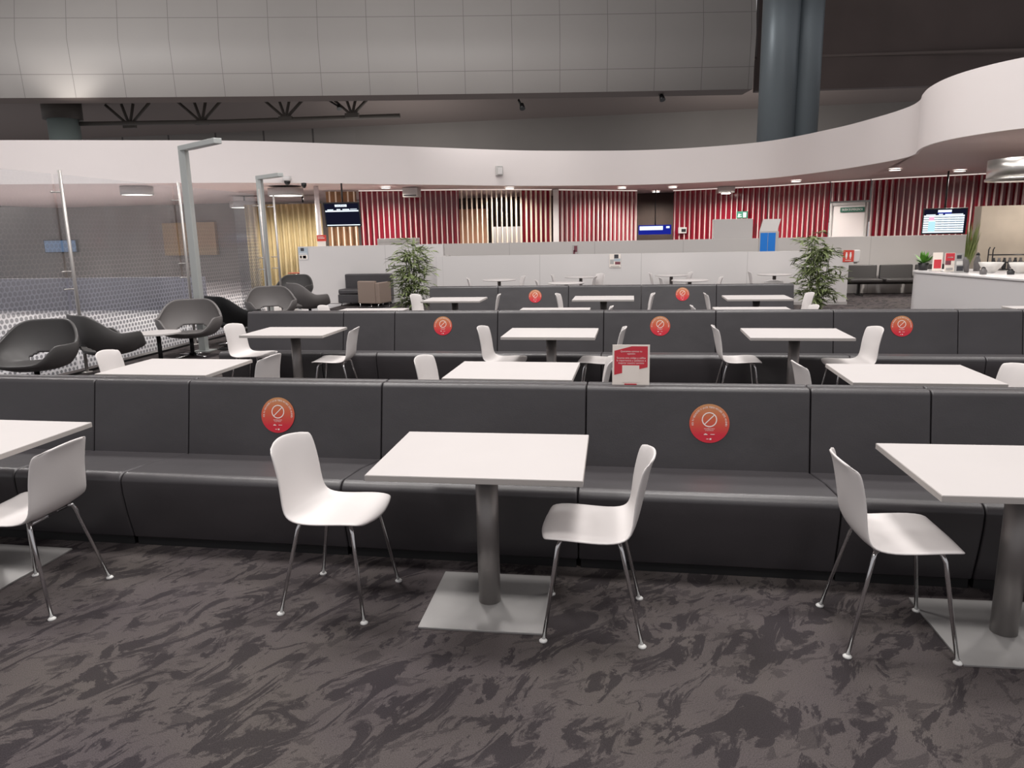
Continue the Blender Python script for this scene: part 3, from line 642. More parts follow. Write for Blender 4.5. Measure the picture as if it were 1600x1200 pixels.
# ------------------------------------------------------------------ stickers
ARC1 = 'POR TU SEGURIDAD Y LA DE TODOS NO USES ESTE ASIENTO'
def sticker(x, yf, z, label):
    # front face of a backrest runs (.62,.60) -> (.722,.822) relative to the bench front
    yy = yf + .675 + (z - .58) * .2 - .003
    lean = math.atan(.2)
    t = thing('no_seating_sticker', label, 'sticker', (x, yy - .001, z), group='round no-seating stickers'); t.rotation_euler = (PI / 2 - lean, 0, 0)
    r = .112; n = 56
    d = MB(); d.add([(r * math.cos(2 * PI * i / n), r * math.sin(2 * PI * i / n), 0) for i in range(n)] + [(r * math.cos(2 * PI * i / n), r * math.sin(2 * PI * i / n), .0015) for i in range(n)],
                    [tuple(range(n, 2 * n)), tuple(reversed(range(n)))] + [(i, (i + 1) % n, (i + 1) % n + n, i + n) for i in range(n)])
    d.obj('disc', 'sticker', t)
    g = MB(); m = 40; cy = .022
    def ring(ri, ro, cy):
        vs = []
        for i in range(m): a = 2 * PI * i / m; vs += [(ri * math.cos(a), cy + ri * math.sin(a), .0022), (ro * math.cos(a), cy + ro * math.sin(a), .0022)]
        g.add(vs, [(2 * i, 2 * i + 1, (2 * i + 3) % (2 * m), (2 * i + 2) % (2 * m)) for i in range(m)])
    ring(.0368, .0428, cy)
    c = math.cos(PI / 4); u = Vector((c, c)); w = Vector((-c, c)) * .0027
    P = [u * -.038 + w, u * -.038 - w, u * .038 - w, u * .038 + w]; g.add([(p.x, p.y + cy, .0022) for p in P], [(0, 1, 2, 3)])
    g.obj('prohibition_symbol', 'ink_white', t)
    g = MB(); nch = len(ARC1)
    for i, ch in enumerate(ARC1):
        if ch == ' ': continue
        a = math.radians(186 - 192 * i / (nch - 1)); R = .093
        ca, sa = math.cos(a - PI / 2), math.sin(a - PI / 2); cx, cyy = R * math.cos(a), R * math.sin(a)
        put_text(g, ch, .0145, lambda X, Y: (cx + X * ca - Y * sa, cyy + X * sa + Y * ca, .0022))
    put_text(g, 'MANTENGAMOS', .009, lambda X, Y: (X, -.031 + Y, .0022), w=.058)
    put_text(g, 'LA DISTANCIA', .009, lambda X, Y: (X, -.040 + Y, .0022), w=.046)
    g.box((-.030, -.066, .002), (-.010, -.062, .0023)); g.box((-.026, -.061, .002), (-.016, -.058, .0023)); g.box((.006, -.064, .002), (.030, -.061, .0023)); g.box((.002, -.094, .002), (.012, -.085, .0023)); g.box((-.016, -.091, .002), (-.004, -.088, .0023))
    g.obj('lettering', 'ink_white', t)
    return t
sticker(-2.19, Y1, .628, 'round orange-red sticker on the nearest bench behind the left foreground chair')
sticker(.457, Y1, .633, 'round orange-red sticker on the nearest bench right of the central table')
sticker(-2.20, Y2, .665, 'leftmost round sticker on the middle bench row, between two tables')
sticker(.337, Y2, .665, 'round sticker on the middle bench row straight above the small red sign')
sticker(2.895, Y2, .665, 'rightmost round sticker on the middle bench row')
sticker(-1.625, Y3, .66, 'left round sticker on the farthest bench row')
sticker(.858, Y3, .68, 'right round sticker on the farthest bench row')

# small red sign standing in the crease between the benches
t = thing('counter_card', 'small cream and red card with white lettering standing on the nearest bench top', 'sign', (.007, 4.305, .822), 0)
def ct(q): 
    for i, (x, y, z) in enumerate(q.v): q.v[i] = (x, y + z * .10, z)
    return q
ct(MB().box((-.108, -.003, 0), (.110, .003, .243))).obj('card', 'card', t)
ct(MB().add([(-.097, -.0045, .065), (-.097, -.0045, .208), (.005, -.0045, .235), (.098, -.0045, .235), (.098, -.0045, .112)], [(0, 1, 2, 3, 4)])).obj('red_field', 'card_red', t)
q = MB()
for s_, z_, w_ in (('Queremos conocer tu', .205, .125), ('opinión', .191, .046), ('Escanea este código y califica', .166, .168), ('la experiencia y ayúdanos a', .151, .170), ('mejorar nuestro servicio', .136, .150)):
    put_text(q, s_, .015, lambda X, Y: (X + .002, -.0055, z_ + Y), w=w_)
ct(q).obj('lettering', 'ink_white2', t)
ct(MB().box((-.05, -.0055, .022), (.05, -.0035, .122))).obj('blank_patch', 'card', t)
ct(MB().box((-.036, -.0055, .0), (.036, -.0035, .014))).obj('red_tab', 'card_red', t)

# ------------------------------------------------------------------ square tables
def square_table():
    t = thing('dining_table', '', 'table')
    MB().box((-.457, -.345, .712), (.457, .345, .74)).obj('tabletop', 'white_lam', t, bevel=.002)
    MB().box((-.4585, -.3465, .713), (.4585, .3465, .7375)).obj('edge_band', 'edge', t, bevel=.001)
    MB().lathe([(.052, .008), (.052, .70)], n=40).obj('pedestal', 'brushed', t)
    MB().box((-.28, -.275, 0), (.28, .275, .010)).obj('base_plate', 'plate', t, bevel=.002)
    MB().box((-.16, -.16, .700), (.16, .16, .712)).obj('mounting_plate', 'black', t)
    return t
tbl = square_table(); first = [True]
def table(x, y, a, label, group='white square tables'):
    if first[0]:
        first[0] = False; tbl.location = (x, y, 0); tbl.rotation_euler = (0, 0, a); tbl['label'] = label; tbl['group'] = group; return tbl
    return dup(tbl, (x, y, 0), a, label, group)
A_ = [(-3.415, 3.17, -.01, 'white square table cut by the left frame edge, steel pedestal'), (-.645, 3.145, .022, 'white square table in the centre foreground on a square steel base'), (1.60, 3.145, .03, 'white square table cut by the right frame edge with wide steel base')]
B_ = [(-3.56, 5.22, 0, 'white table with chairs on both sides just behind the bench at left'), (-.84, 5.215, -.01, 'white table just behind the nearest bench, left of the small red sign'), (1.885, 5.247, 0, 'white table just behind the nearest bench at right')]
C_ = [(-3.572, 7.35, .01, 'white table before the left end of the middle bench row'), (-.785, 7.283, -.008, 'white table before the centre of the middle bench row'), (1.561, 7.286, -.01, 'white table before the right part of the middle bench row')]
D_ = [(-3.49, 9.43, 0, 'white table behind the middle bench row at left, only its surface edge visible'), (-.98, 9.42, 0, 'white table behind the middle bench row at centre, only its surface edge visible'), (1.51, 9.43, 0, 'white table behind the middle bench row near the right bamboo, surface edge visible'), (4.95, 9.43, 0, 'white table edge in front of the white serving counter')]
E_ = [(-2.715, 11.157, .02, 'white table before the left end of the farthest bench row'), (-.405, 11.25, 0, 'white table before the centre of the farthest bench row'), (1.835, 11.22, 0, 'white table before the right end of the farthest bench row')]
for a in A_ + B_ + C_ + D_ + E_: table(*a)

# ------------------------------------------------------------------ white shell chairs (front = +x)
def shell_mesh():
    prof = [(.228, .438), (.219, .449), (.19, .457), (.13, .459), (.05, .453), (-.03, .447), (-.09, .448), (-.140, .460), (-.172, .487), (-.190, .53), (-.204, .59), (-.217, .65), (-.229, .71), (-.241, .76), (-.254, .792), (-.260, .803)]
    hw = [.160, .186, .204, .214, .218, .216, .212, .206, .200, .195, .191, .189, .188, .185, .176, .160]
    nu = 14; vs = []; fs = []
    for i, ((x, z), w) in enumerate(zip(prof, hw)):
        k = i / (len(prof) - 1)
        for j in range(nu + 1):
            u = -1 + 2 * j / nu; e = abs(u) ** 2.2
            if k < .42: dz, dx = .012 * e, 0
            else:
                b = min(1, (k - .42) / .3); dz = .012 * e * (1 - b); dx = .042 * e * b
            if i == 0: dx -= .03 * e
            if i == 1: dx -= .012 * e
            if i == len(prof) - 1: dz -= .028 * e
            if i == len(prof) - 2: dz -= .010 * e
            vs.append((x + dx, u * w, z + dz))
    for i in range(len(prof) - 1):
        for j in range(nu):
            a = i * (nu + 1) + j; fs.append((a, a + 1, a + nu + 2, a + nu + 1))
    return MB().add(vs, fs, 0, True)
def make_chair():
    t = thing('dining_chair', '', 'chair')
    shell_mesh().obj('seat_shell', 'shell', t, solid=.011, sub=1, off=0)
    f = MB()
    f.tube([(.13, -.13, .436), (.13, .13, .436)], .0085, 8); f.tube([(-.10, -.13, .432), (-.10, .13, .432)], .0085, 8); f.box((-.12, -.03, .430), (.14, .03, .442))
    f.obj('underframe', 'chrome', t)
    for sx, sy in ((1, -1), (1, 1), (-1, -1), (-1, 1)):
        bx = .13 if sx > 0 else -.10
        l = MB().tube([(bx, sy * .12, .436), (bx + sx * .012, sy * .142, .432), (bx + sx * .022, sy * .150, .405), (sx * .208, sy * .208, .012)], [.0095, .0095, .0095, .0085], 10).obj('leg', 'chrome', t)
        MB().lathe([(.0001, .0), (.017, 0), (.018, .006), (.010, .013), (.0001, .015)], (sx * .21, sy * .21, 0), 16).obj('glide', 'glide', l)
    return t
ch0 = make_chair(); cfirst = [True]
def chair(x, y, a, label, group='white shell dining chairs'):
    a = math.radians(a)
    if cfirst[0]:
        cfirst[0] = False; ch0.location = (x, y, 0); ch0.rotation_euler = (0, 0, a); ch0['label'] = label; ch0['group'] = group; return ch0
    return dup(ch0, (x, y, 0), a, label, group)
def chb(bx, by, a, label, group='white shell dining chairs'):
    r = math.radians(a); return chair(bx + .24 * math.cos(r), by + .24 * math.sin(r), a, label, group)
chair(-1.37, 3.10, -4, 'white shell chair left of the central foreground table, facing right')
chair(-.145, 3.045, 181, 'white shell chair right of the central foreground table, facing left')
chair(1.10, 3.085, 1, 'white shell chair left of the right foreground table, seen from behind its left shoulder')
chair(-2.865, 2.925, 183, 'white shell chair at the leftmost foreground table, its curved back toward the camera')
CH = [(-4.50, 5.60, 8, 'white chair left of the left second-line table, only its back visible'), (-2.86, 5.46, 176, 'white chair right of the left second-line table, back just above the bench'),
      (-4.40, 7.50, -4, 'white chair left of the table at the left end of the middle bench row'), (-2.82, 7.22, 186, 'white chair right of the table at the left end of the middle bench row'),
      (-1.62, 5.45, -8, 'white chair left of the middle second-line table, back above the nearest bench'), (-.13, 5.46, 182, 'white chair mostly hidden behind the small red card'),
      (-1.52, 7.31, -6, 'white chair left of the central table in front of the middle bench'), (-.05, 7.27, 178, 'white chair right of the central table before the middle bench, above the red card'),
      (.81, 7.38, 0, 'white chair left of the right table in front of the middle bench'), (2.31, 7.29, 186, 'white chair right of the right table in front of the middle bench'),
      (1.16, 5.33, 4, 'white chair left of the right second-line table, seen just above the bench'), (2.60, 5.28, 184, 'white chair right of the right second-line table, cut by the frame edge'),
      (-3.47, 11.45, -12, 'white chair left of the table before the farthest bench, by the left bamboo'), (-2.04, 11.38, 190, 'white chair right of the left table before the farthest bench'),
      (-1.14, 11.40, -4, 'white chair left of the central table before the farthest bench'), (.35, 11.35, 182, 'white chair right of the central table before the farthest bench'),
      (1.10, 11.30, 0, 'white chair left of the right table before the farthest bench'), (2.62, 11.28, 186, 'white chair right of the right table before the farthest bench, by the bamboo'),
      (-4.25, 9.60, 0, 'white chair top showing left of the left table behind the middle bench'), (-.23, 9.38, 180, 'white chair top showing right of the central table behind the middle bench'),
      (.76, 9.42, 0, 'white chair top showing left of the right table behind the middle bench'), (2.25, 9.42, 184, 'white chair top showing at the foot of the right bamboo plant')]
for c in CH: chb(*c)
# round tables by the partition with their chairs
def round_table():
    t = thing('round_table', '', 'table')
    MB().lathe([(.0001, .722), (.36, .722), (.368, .728), (.368, .736), (.36, .742), (.0001, .742)], n=48).obj('tabletop', 'white_lam', t)
    MB().lathe([(.038, .008), (.038, .722)], n=24).obj('pedestal', 'brushed', t)
    MB().lathe([(.23, 0), (.23, .006), (.05, .014), (.038, .02)], n=36).obj('base_plate', 'plate', t)
    return t
rt = round_table()
R_ = [(-2.86, 15.94, 'round white table leftmost by the partition, right of the left bamboo'), (-1.28, 14.75, 'nearer of the two round tables left of the middle notice'), (-1.12, 16.75, 'farther of the two round tables left of the middle notice'),
      (.905, 17.0, 'farther of the two round tables right of the middle notice'), (1.18, 15.24, 'nearer of the two round tables right of the middle notice'), (3.13, 16.95, 'round white table partly hidden by the right bamboo')]
for i, (x, y, l) in enumerate(R_):
    if i == 0: rt.location = (x, y, 0); rt['label'] = l; rt['group'] = 'round white tables'
    else: dup(rt, (x, y, 0), 0, l, 'round white tables')
GF = 'white chairs at the round tables'
for x, y, a, l in [(-3.52, 15.69, 10, 'white chair left of the leftmost round table'), (-2.36, 16.35, 200, 'white chair right of the leftmost round table'), (-1.9, 14.8, 5, 'white chair left of the nearer round table left of the notice'),
                   (-1.78, 16.7, 0, 'white chair left of the farther round table left of the notice, against the partition'), (-.66, 17.0, 215, 'white chair beneath the notice, farther of the pair'), (-.74, 15.9, 175, 'white chair beneath the notice, nearer of the pair'),
                   (.42, 17.0, -5, 'white chair left of the farther round table right of the notice'), (.58, 15.25, 5, 'white chair left of the nearer round table right of the notice'), (1.36, 17.15, 190, 'white chair right of the farther round table right of the notice'),
                   (1.81, 15.26, 180, 'white chair right of the nearer round table right of the notice'), (2.60, 17.1, 0, 'white chair left of the round table near the right bamboo'), (2.6, 14.1, 90, 'white chair top showing behind the right end of the farthest bench')]:
    chb(x, y, a, l, GF)

# ------------------------------------------------------------------ lounge shell armchairs (front = +x)
def lounge(matname):
    t = thing('lounge_chair', '', 'armchair')
    nph, nt = 108, 44
    def rim(ph):
        # ph 0 = front ; returns (radius x, z)
        b = (1 - math.cos(ph)) / 2              # 0 front .. 1 back
        a = math.sin(ph) ** 2
        S_ = lambda x, lo, hi: (lambda q: q * q * (3 - 2 * q))(min(1, max(0, (x - lo) / (hi - lo))))
        z = .405 + .19 * S_(b, .03, .24) + .245 * S_(b, .52, .96)
        r = .37 + .02 * a - .02 * b
        return r, z
    vs = []; idx = {}
    for i in range(nph):
        ph = 2 * PI * i / nph; R, Z = rim(ph); b = (1 - math.cos(ph)) / 2
        for j in range(nt + 1):
            s = j / nt
            # seat dish to s=.5, then turns up to the rim
            if s < .5:
                k = s / .5; r = .30 * k; z = .325 + .05 * k ** 3
            else:
                k = (s - .5) / .5; r = .30 + (R - .30) * math.sin(k * PI / 2) ** .9 + .03 * math.sin(k * PI) * b; z = .375 + (Z - .375) * k ** 1.05
                if b > .6: r -= 0
            vs.append((r * math.cos(ph) * 1.02 - .04 * b * (s > .5) * (s - .5) * 2, r * math.sin(ph) * 1.12, z))
    fs = []
    for i in range(nph):
        ph = 2 * PI * (i + .5) / nph; dph = abs(ph - PI)
        for j in range(nt):
            s = (j + .5) / nt
            if j == 0: continue
            hole = dph < math.radians(38) and .50 < s < .50 + .10 * math.sqrt(max(0, 1 - (dph / math.radians(38)) ** 2)) + .001
            if hole: continue
            a = i * (nt + 1) + j; c = ((i + 1) % nph) * (nt + 1) + j
            fs.append((a, c, c + 1, a + 1))
    f = MB().add(vs, fs, 0, True)
    n0 = len(vs); f.add([vs[i * (nt + 1) + 1] for i in range(nph)], [tuple(range(nph))], 0, True)
    f.obj('shell', matname, t, solid=.035, sub=1, off=1)
    MB().lathe([(.03, .02), (.03, .31)], n=20).obj('pedestal', 'black', t)
    b = MB()
    for k in range(4):
        a = PI / 4 + k * PI / 2; b.tube([(0, 0, .05), (.30 * math.cos(a), .30 * math.sin(a), .015)], [.022, .013], 8)
    b.obj('star_base', 'chrome', t)
    return t
LG = lounge('lounge_grey'); LD = lounge('lounge_dark'); LB = lounge('lounge_black')
used = set()
def place_lounge(p, x, y, a, l):
    a = math.radians(a)
    if p.name in used: return dup(p, (x, y, 0), a, l, 'lounge chairs along the glass screen')
    used.add(p.name); p.location = (x, y, 0); p.rotation_euler = (0, 0, a); p['label'] = l; p['group'] = 'lounge chairs along the glass screen'
place_lounge(LD, -6.74, 7.28, -78, 'dark grey shell lounge chair cut by the left frame edge, open toward the camera')
place_lounge(LD, -6.66, 8.42, 62, 'dark grey shell lounge chair turned away, back to back with the leftmost one')
place_lounge(LG, -6.50, 9.95, -66, 'light grey shell lounge chair directly beside the lamp post foot, facing the camera')
place_lounge(LB, -6.45, 11.15, 62, 'black shell lounge chair just right of the lamp post, turned away')
place_lounge(LG, -6.62, 12.75, -60, 'grey shell lounge chair behind the left end of the middle bench, facing camera')
place_lounge(LG, -6.55, 14.25, 50, 'grey shell lounge chair turned away beside the tall partition end')
place_lounge(LD, -8.15, 16.9, -80, 'dark lounge chair farthest back, partly hidden near the partition end')
def side_table(x, y, z, r, top, label):
    t = thing('side_table', label, 'table', (x, y, 0))
    MB().lathe([(.0001, z - .02), (r, z - .02), (r, z), (.0001, z)], n=36, smooth=False).obj('tabletop', top, t)
    MB().lathe([(.03, .01), (.03, z - .02)], n=16).obj('pedestal', 'black', t)
    MB().lathe([(.2, 0), (.2, .008), (.03, .02)], n=28).obj('base_plate', 'black', t)
side_table(-6.52, 9.22, .47, .30, 'white_lam', 'small round white side table between two lounge chairs by the glass')
side_table(-6.6, 12.0, .45, .27, 'white_lam', 'small round side table behind the black lounge chair')
side_table(-9.75, 20.6, .72, .30, 'red_top', 'small dark red side table in front of the ochre curtain')

# ------------------------------------------------------------------ glass screen
GS = thing('glass_screen', 'long dotted glass screen on steel posts along the left side', 'glass screen', (-7.33, 8.6, 0))
gs = [(3.9, 6.24), (6.26, 8.61), (8.65, 11.14), (11.18, 13.78)]
gl = ['dotted glass pane beyond the left frame edge', 'leftmost dotted glass pane behind the lounge chairs', 'dotted glass pane between the two left posts', 'dotted glass pane right of the lamp post']
for (a, b), l in zip(gs, gl):
    o = MB().add([(0, 0, .0), (0, b - a, 0), (0, b - a, 2.55), (0, 0, 2.55)], [(0, 1, 2, 3)]).obj('glass_pane', 'frit', GS, loc=(0, a - 8.6, .04))
o = MB().add([(0, 0, 0), (0, .9, 0), (0, .9, 2.5), (0, 0, 2.5)], [(0, 1, 2, 3)]).obj('glass_pane', 'frit', GS, loc=(-.29, 4.9, .04))
def post(x, y, h, label):
    t = MB().tube([(0, 0, 0), (0, 0, h)], .022, 14).obj('post', 'post_steel', GS, loc=(x + 7.33, y - 8.6, 0))
    MB().lathe([(.07, 0), (.07, .012), (.022, .02)], n=20).obj('foot_flange', 'post_steel', t)
    for z in (.55, 1.12, 1.35, 2.36):
        MB().tube([(.0, 0, z), (-.10, 0, z), (-.16, 0, z)], .009, 8).tube([(-.085, -.10, z), (-.085, .10, z)], .008, 8).obj('glass_clamp', 'post_steel', t)
post(-7.22, 6.25, 2.63, 'steel post of the glass screen at the left frame edge')
post(-7.22, 8.63, 2.63, 'steel post with glass clamps behind the leftmost lounge chairs')
post(-7.22, 11.16, 2.64, 'steel post with glass clamps just left of the lamp post')
post(-7.22, 13.80, 2.68, 'steel post near the smaller lamp post')
post(-7.22, 14.38, 2.59, 'last steel post of the glass screen, beside the ochre curtain')

def lamp_post(x, y, h, ax, ay, label):
    t = thing('lamp_post', label, 'lamp post', (x, y, 0))
    MB().box((-.055, -.055, .01), (.055, .055, h)).obj('pole', 'alu', t, bevel=.006)
    L = math.hypot(ax, ay); rz = math.atan2(ay, ax)
    q = MB().box((-.055, -.06, 0), (L, .06, .075)); R = Matrix.Rotation(rz, 3, 'Z'); q.v = [tuple(R @ Vector(v)) for v in q.v]
    q.obj('arm', 'alu', t, loc=(0, 0, h - .005), bevel=.008)
    q = MB().box((.25, -.04, -.004), (L - .05, .04, .001)); q.v = [tuple(R @ Vector(v)) for v in q.v]; q.obj('lens', 'grey_plastic', t, loc=(0, 0, h - .006))
    MB().box((-.14, -.14, 0), (.14, .14, .012)).obj('base_plate', 'alu', t)
lamp_post(-6.655, 10.5, 3.04, .95, -.65, 'tall square aluminium lamp post with short arm beside the glass screen')
lamp_post(-7.62, 14.62, 2.93, .72, -.50, 'smaller lamp post with short arm at the far end of the glass screen')
# floor cable by the post
q = MB()
for k in range(3):
    q.tube([(.28 * math.cos(a * .35 + k) * (1 - .1 * k), .22 * math.sin(a * .35 + k) * (1 - .1 * k), .012 + .014 * k) for a in range(0, 18)], .011, 6)
o = q.obj('cable_coil', 'black', loc=(-6.25, 10.75, 0)); tag(o, 'black cable coiled on the floor at the foot of the tall lamp post', 'cable')

# ------------------------------------------------------------------ bamboo plants
def bamboo(x, y, h, label, seed, spread):
    rnd = random.Random(seed); t = thing('potted_bamboo', label, 'plant', (x, y, 0))
    MB().lathe([(.0001, 0), (.15, 0), (.20, .34), (.21, .36), (.19, .36), (.18, .33), (.0001, .33)], n=32).obj('pot', 'pot', t)
    MB().lathe([(.0001, .335), (.178, .335)], n=24).obj('soil', 'soil', t)
    leaves = MB()
    def leaf(p, d, L):
        d = d.normalized(); side = d.cross(Vector((0, 0, 1)));
        if side.length < .1: side = Vector((1, 0, 0))
        side.normalize(); side = (side + Vector((0, 0, rnd.uniform(-.8, .8)))).normalized(); w = L * .085
        q1 = p + d * L * .35 + Vector((0, 0, .0)); q2 = p + d * L * .7 - Vector((0, 0, L * .08)); q3 = p + d * L - Vector((0, 0, L * .22))
        leaves.add([p, q1 + side * w, q1 - side * w, q2 + side * w * .8, q2 - side * w * .8, q3], [(0, 1, 2), (1, 3, 4, 2), (3, 5, 4)])
    for k in range(6):
        a = rnd.uniform(0, 2 * PI); b0 = Vector((.09 * math.cos(a), .09 * math.sin(a), .33)); H = h * rnd.uniform(.80, 1.0) if k else h
        lean = Vector((rnd.uniform(-.16, .16), rnd.uniform(-.12, .12), 0)) 
        pts = [b0 + lean * (i / 8) ** 1.6 + Vector((0, 0, (H - .33) * i / 8)) for i in range(9)]
        MB().tube(pts, [.011 - .001 * i for i in range(9)], 7).obj('stem', 'stem', t)
        nb = 26
        for j in range(nb):
            u = .14 + .86 * j / nb; base = b0 + lean * u ** 1.6 + Vector((0, 0, (H - .33) * u))
            an = rnd.uniform(0, 2 * PI); Lb = spread * rnd.uniform(.35, 1.0) * (1.0 - .45 * max(0, u - .8) / .2) * (.62 + .45 * u)
            dirb = Vector((math.cos(an), math.sin(an), rnd.uniform(.05, .55)))
            bp = [base + dirb * Lb * s - Vector((0, 0, .35 * Lb * s * s)) for s in (0, .33, .66, 1)]
            leaves.tube(bp, .0022, 3, False)
            for s in range(1, 4):
                for m in range(4):
                    dd = dirb + Vector((rnd.uniform(-.9, .9), rnd.uniform(-.9, .9), rnd.uniform(-.75, .25)))
                    leaf(bp[s] + (bp[s - 1] - bp[s]) * rnd.random(), dd, rnd.uniform(.09, .18))
    o = leaves.obj('foliage', 'leaf', t, fixn=False); o['kind'] = 'stuff'
bamboo(-3.95, 13.0, 1.70, 'tall potted bamboo left of the farthest bench row, before the partition', 3, .48)
bamboo(3.08, 13.0, 1.68, 'tall potted bamboo right of the farthest bench row, beside the red sign', 9, .46)

# ------------------------------------------------------------------ sofa, cube armchair, beam seats
t = thing('sofa', 'dark leather sofa against the tall partition behind the beige armchair', 'sofa', (-6.72, 18.0, 0))
MB().box((-.62, .18, .10), (.62, .40, .78)).obj('backrest', 'leather', t, bevel=.03)
MB().box((-.62, -.35, .08), (.62, .18, .30)).obj('base', 'leather', t, bevel=.02)
MB().box((-.60, -.37, .30), (0, .18, .43)).obj('seat_cushion', 'leather', t, bevel=.04); MB().box((0.005, -.37, .30), (.60, .18, .43)).obj('seat_cushion', 'leather', t, bevel=.04)
for sx in (-1, 1):
    for y in (-.3, .33): MB().lathe([(.02, 0), (.02, .10)], (sx * .55, y, 0), 10).obj('leg', 'chrome', t)
t = thing('cube_armchair', 'beige leather cube armchair seen from behind before the dark sofa', 'armchair', (-6.17, 17.1, 0), math.radians(-12)); t.scale = (.84, .84, .97)
MB().box((-.36, -.32, .14), (.22, -.18, .70)).obj('backrest', 'beige_lea', t, bevel=.03)
MB().box((.22, -.32, .14), (.36, .36, .66)).obj('arm', 'beige_lea', t, bevel=.03); MB().box((-.40, -.18, .14), (-.28, .36, .58)).obj('arm', 'beige_lea', t, bevel=.03)
MB().box((-.28, -.18, .14), (.22, .36, .40)).obj('seat', 'beige_lea', t, bevel=.03)
for sx in (-1, 1): MB().tube([(sx * .3, -.3, .14), (sx * .3, -.3, .012), (sx * .3, .3, .012), (sx * .3, .3, .14)], .012, 8).obj('runner', 'chrome', t)
t = thing('beam_seating', 'row of black padded beam seats before the grey partition at right', 'bench', (7.0, 19.95, 0))
MB().box((-1.6, .1, .28), (1.9, .18, .34)).obj('beam', 'black', t)
for i in range(4):
    x = -1.55 + i * .86
    s = MB().box((x, -.30, .34), (x + .80, .26, .43)); s.obj('seat', 'beam', t, bevel=.03)
    b = MB().box((x, .24, .40), (x + .80, .32, .76)); b.v = [(X + (Z - .4) * .08, Y + (Z - .4) * .25, Z) for X, Y, Z in b.v]; b.obj('backrest', 'beam', t, bevel=.03)
for x in (-1.2, .4, 1.6): MB().box((x - .03, .1, .02), (x + .03, .18, .3)).box((x - .03, -.2, 0), (x + .03, .4, .03)).obj('foot', 'black', t)

# ------------------------------------------------------------------ serving counter and what stands on it
cpoly = catmull([(6.9, 14.6), (5.5, 14.62), (5.16, 14.5), (5.04, 14.2), (5.08, 13.9), (5.28, 13.1), (5.60, 11.85), (6.0, 10.6), (6.4, 9.6), (7.3, 8.6)], 6) + [(8.6, 8.6), (8.6, 14.6)]
t = thing('serving_counter', 'long white curved serving counter under the canopy at right', 'counter', (0, 0, 0))
MB().prism_z(cpoly, .0, .90).obj('front_panel', 'counter', t, bevel=.01)
MB().prism_z([(x - .02 if x < 8 else x, y) for x, y in cpoly], .90, .935).obj('worktop', 'counter', t, bevel=.008)
ZC = .936
# a position on the counter: distance s along the front from the far corner
def cp(s, inset=.12): 
    a = Vector((5.06, 14.1)); b = Vector((6.0, 10.7)); d = (b - a).normalized(); n = Vector((-d.y, d.x)); p = a + d * s + n * inset; return p.x, p.y
t = thing('potted_plant', 'small leafy green plant at the far left end of the counter', 'plant', (5.22, 14.35, ZC))
MB().lathe([(.0001, 0), (.07, 0), (.09, .13), (.08, .13), (.0001, .12)], n=20).obj('pot', 'pot', t)
q = MB(); rnd = random.Random(5)
for k in range(34):
    a = rnd.uniform(0, 2 * PI); e = rnd.uniform(.1, 1.3); d = Vector((math.cos(a) * math.cos(e), math.sin(a) * math.cos(e), math.sin(e))); L = rnd.uniform(.16, .27); s = d.cross(Vector((0, 0, 1))).normalized() * .038; p = Vector((0, 0, .12))
    q.add([p, p + d * L * .5 + s, p + d * L, p + d * L * .5 - s], [(0, 1, 2, 3)])
q.obj('foliage', 'leaf2', t, fixn=False)
def menucard(x, y, label, base, bits):
    t = thing('menu_holder', label, 'menu card', (x, y, ZC), math.radians(12))
    def sl(q): q.v = [(X + Z * .18, Y + Z * .30, Z) for X, Y, Z in q.v]; return q
    sl(MB().box((-.085, -.006, 0), (.085, .006, .32))).obj('card', base, t)
    for m, (a, b, c, d) in bits: sl(MB().box((a, -.010, b), (c, -.0065, d))).obj('print', m, t)
    MB().box((-.085, -.05, 0), (.085, .10, .008)).obj('foot', 'grey_plastic', t)
menucard(5.30, 13.95, 'left menu card on the counter, cream with a dark red square', 'card', [('card_red', (-.065, .05, .065, .20))])
menucard(5.40, 13.70, 'middle menu card on the counter, red and white with bold strokes', 'card', [('card_red', (-.08, .19, .08, .315)), ('ink_white2', (-.05, .235, .05, .255)), ('poster_m', (-.08, .12, .02, .19)), ('grey_plastic', (-.06, .03, .06, .07))])
menucard(5.46, 13.45, 'right menu card on the counter, grey with dark pictures', 'grey_plastic', [('poster_b', (-.06, .23, .02, .29)), ('ceramic', (-.06, .13, .05, .19)), ('poster_b', (-.05, .03, .06, .11))])
t = thing('grass_vase', 'tall feathery green grass in a vase on the counter right of the menu cards', 'plant', (5.58, 13.5, ZC))
MB().lathe([(.0001, 0), (.05, 0), (.055, .2), (.04, .26), (.036, .26), (.05, .19), (.0001, .02)], n=18).obj('vase', 'glassjar', t)
q = MB(); rnd = random.Random(8)
for k in range(90):
    a = rnd.uniform(0, 2 * PI); b0 = Vector((rnd.uniform(-.03, .03), rnd.uniform(-.03, .03), .05)); H = rnd.uniform(.35, .82); ln = Vector((math.cos(a) * .07 + .07, math.sin(a) * .09, H))
    q.add([b0 + Vector((-.005, 0, 0)), b0 + Vector((.005, 0, 0)), b0 + ln * .6 + Vector((.009, .004, 0)), b0 + ln, b0 + ln * .6 - Vector((.009, .004, 0))], [(0, 1, 2, 3, 4)])
q.obj('grass', 'grassy', t, fixn=False)
def bowl(x, y, label):
    t = thing('fruit_bowl', label, 'bowl', (x, y, ZC))
    MB().lathe([(.0001, 0), (.06, 0), (.07, .01), (.15, .10), (.185, .17), (.175, .17), (.14, .10), (.06, .025), (.0001, .02)], n=36).obj('bowl_body', 'ceramic', t)
bowl(5.90, 13.35, 'left of the two white ceramic bowls on the counter'); bowl(6.27, 13.15, 'right of the two white ceramic bowls on the counter')
t = thing('condiment_rack', 'dark metal rack with scroll corners behind the white bowls', 'rack', (6.45, 13.85, ZC))
q = MB()
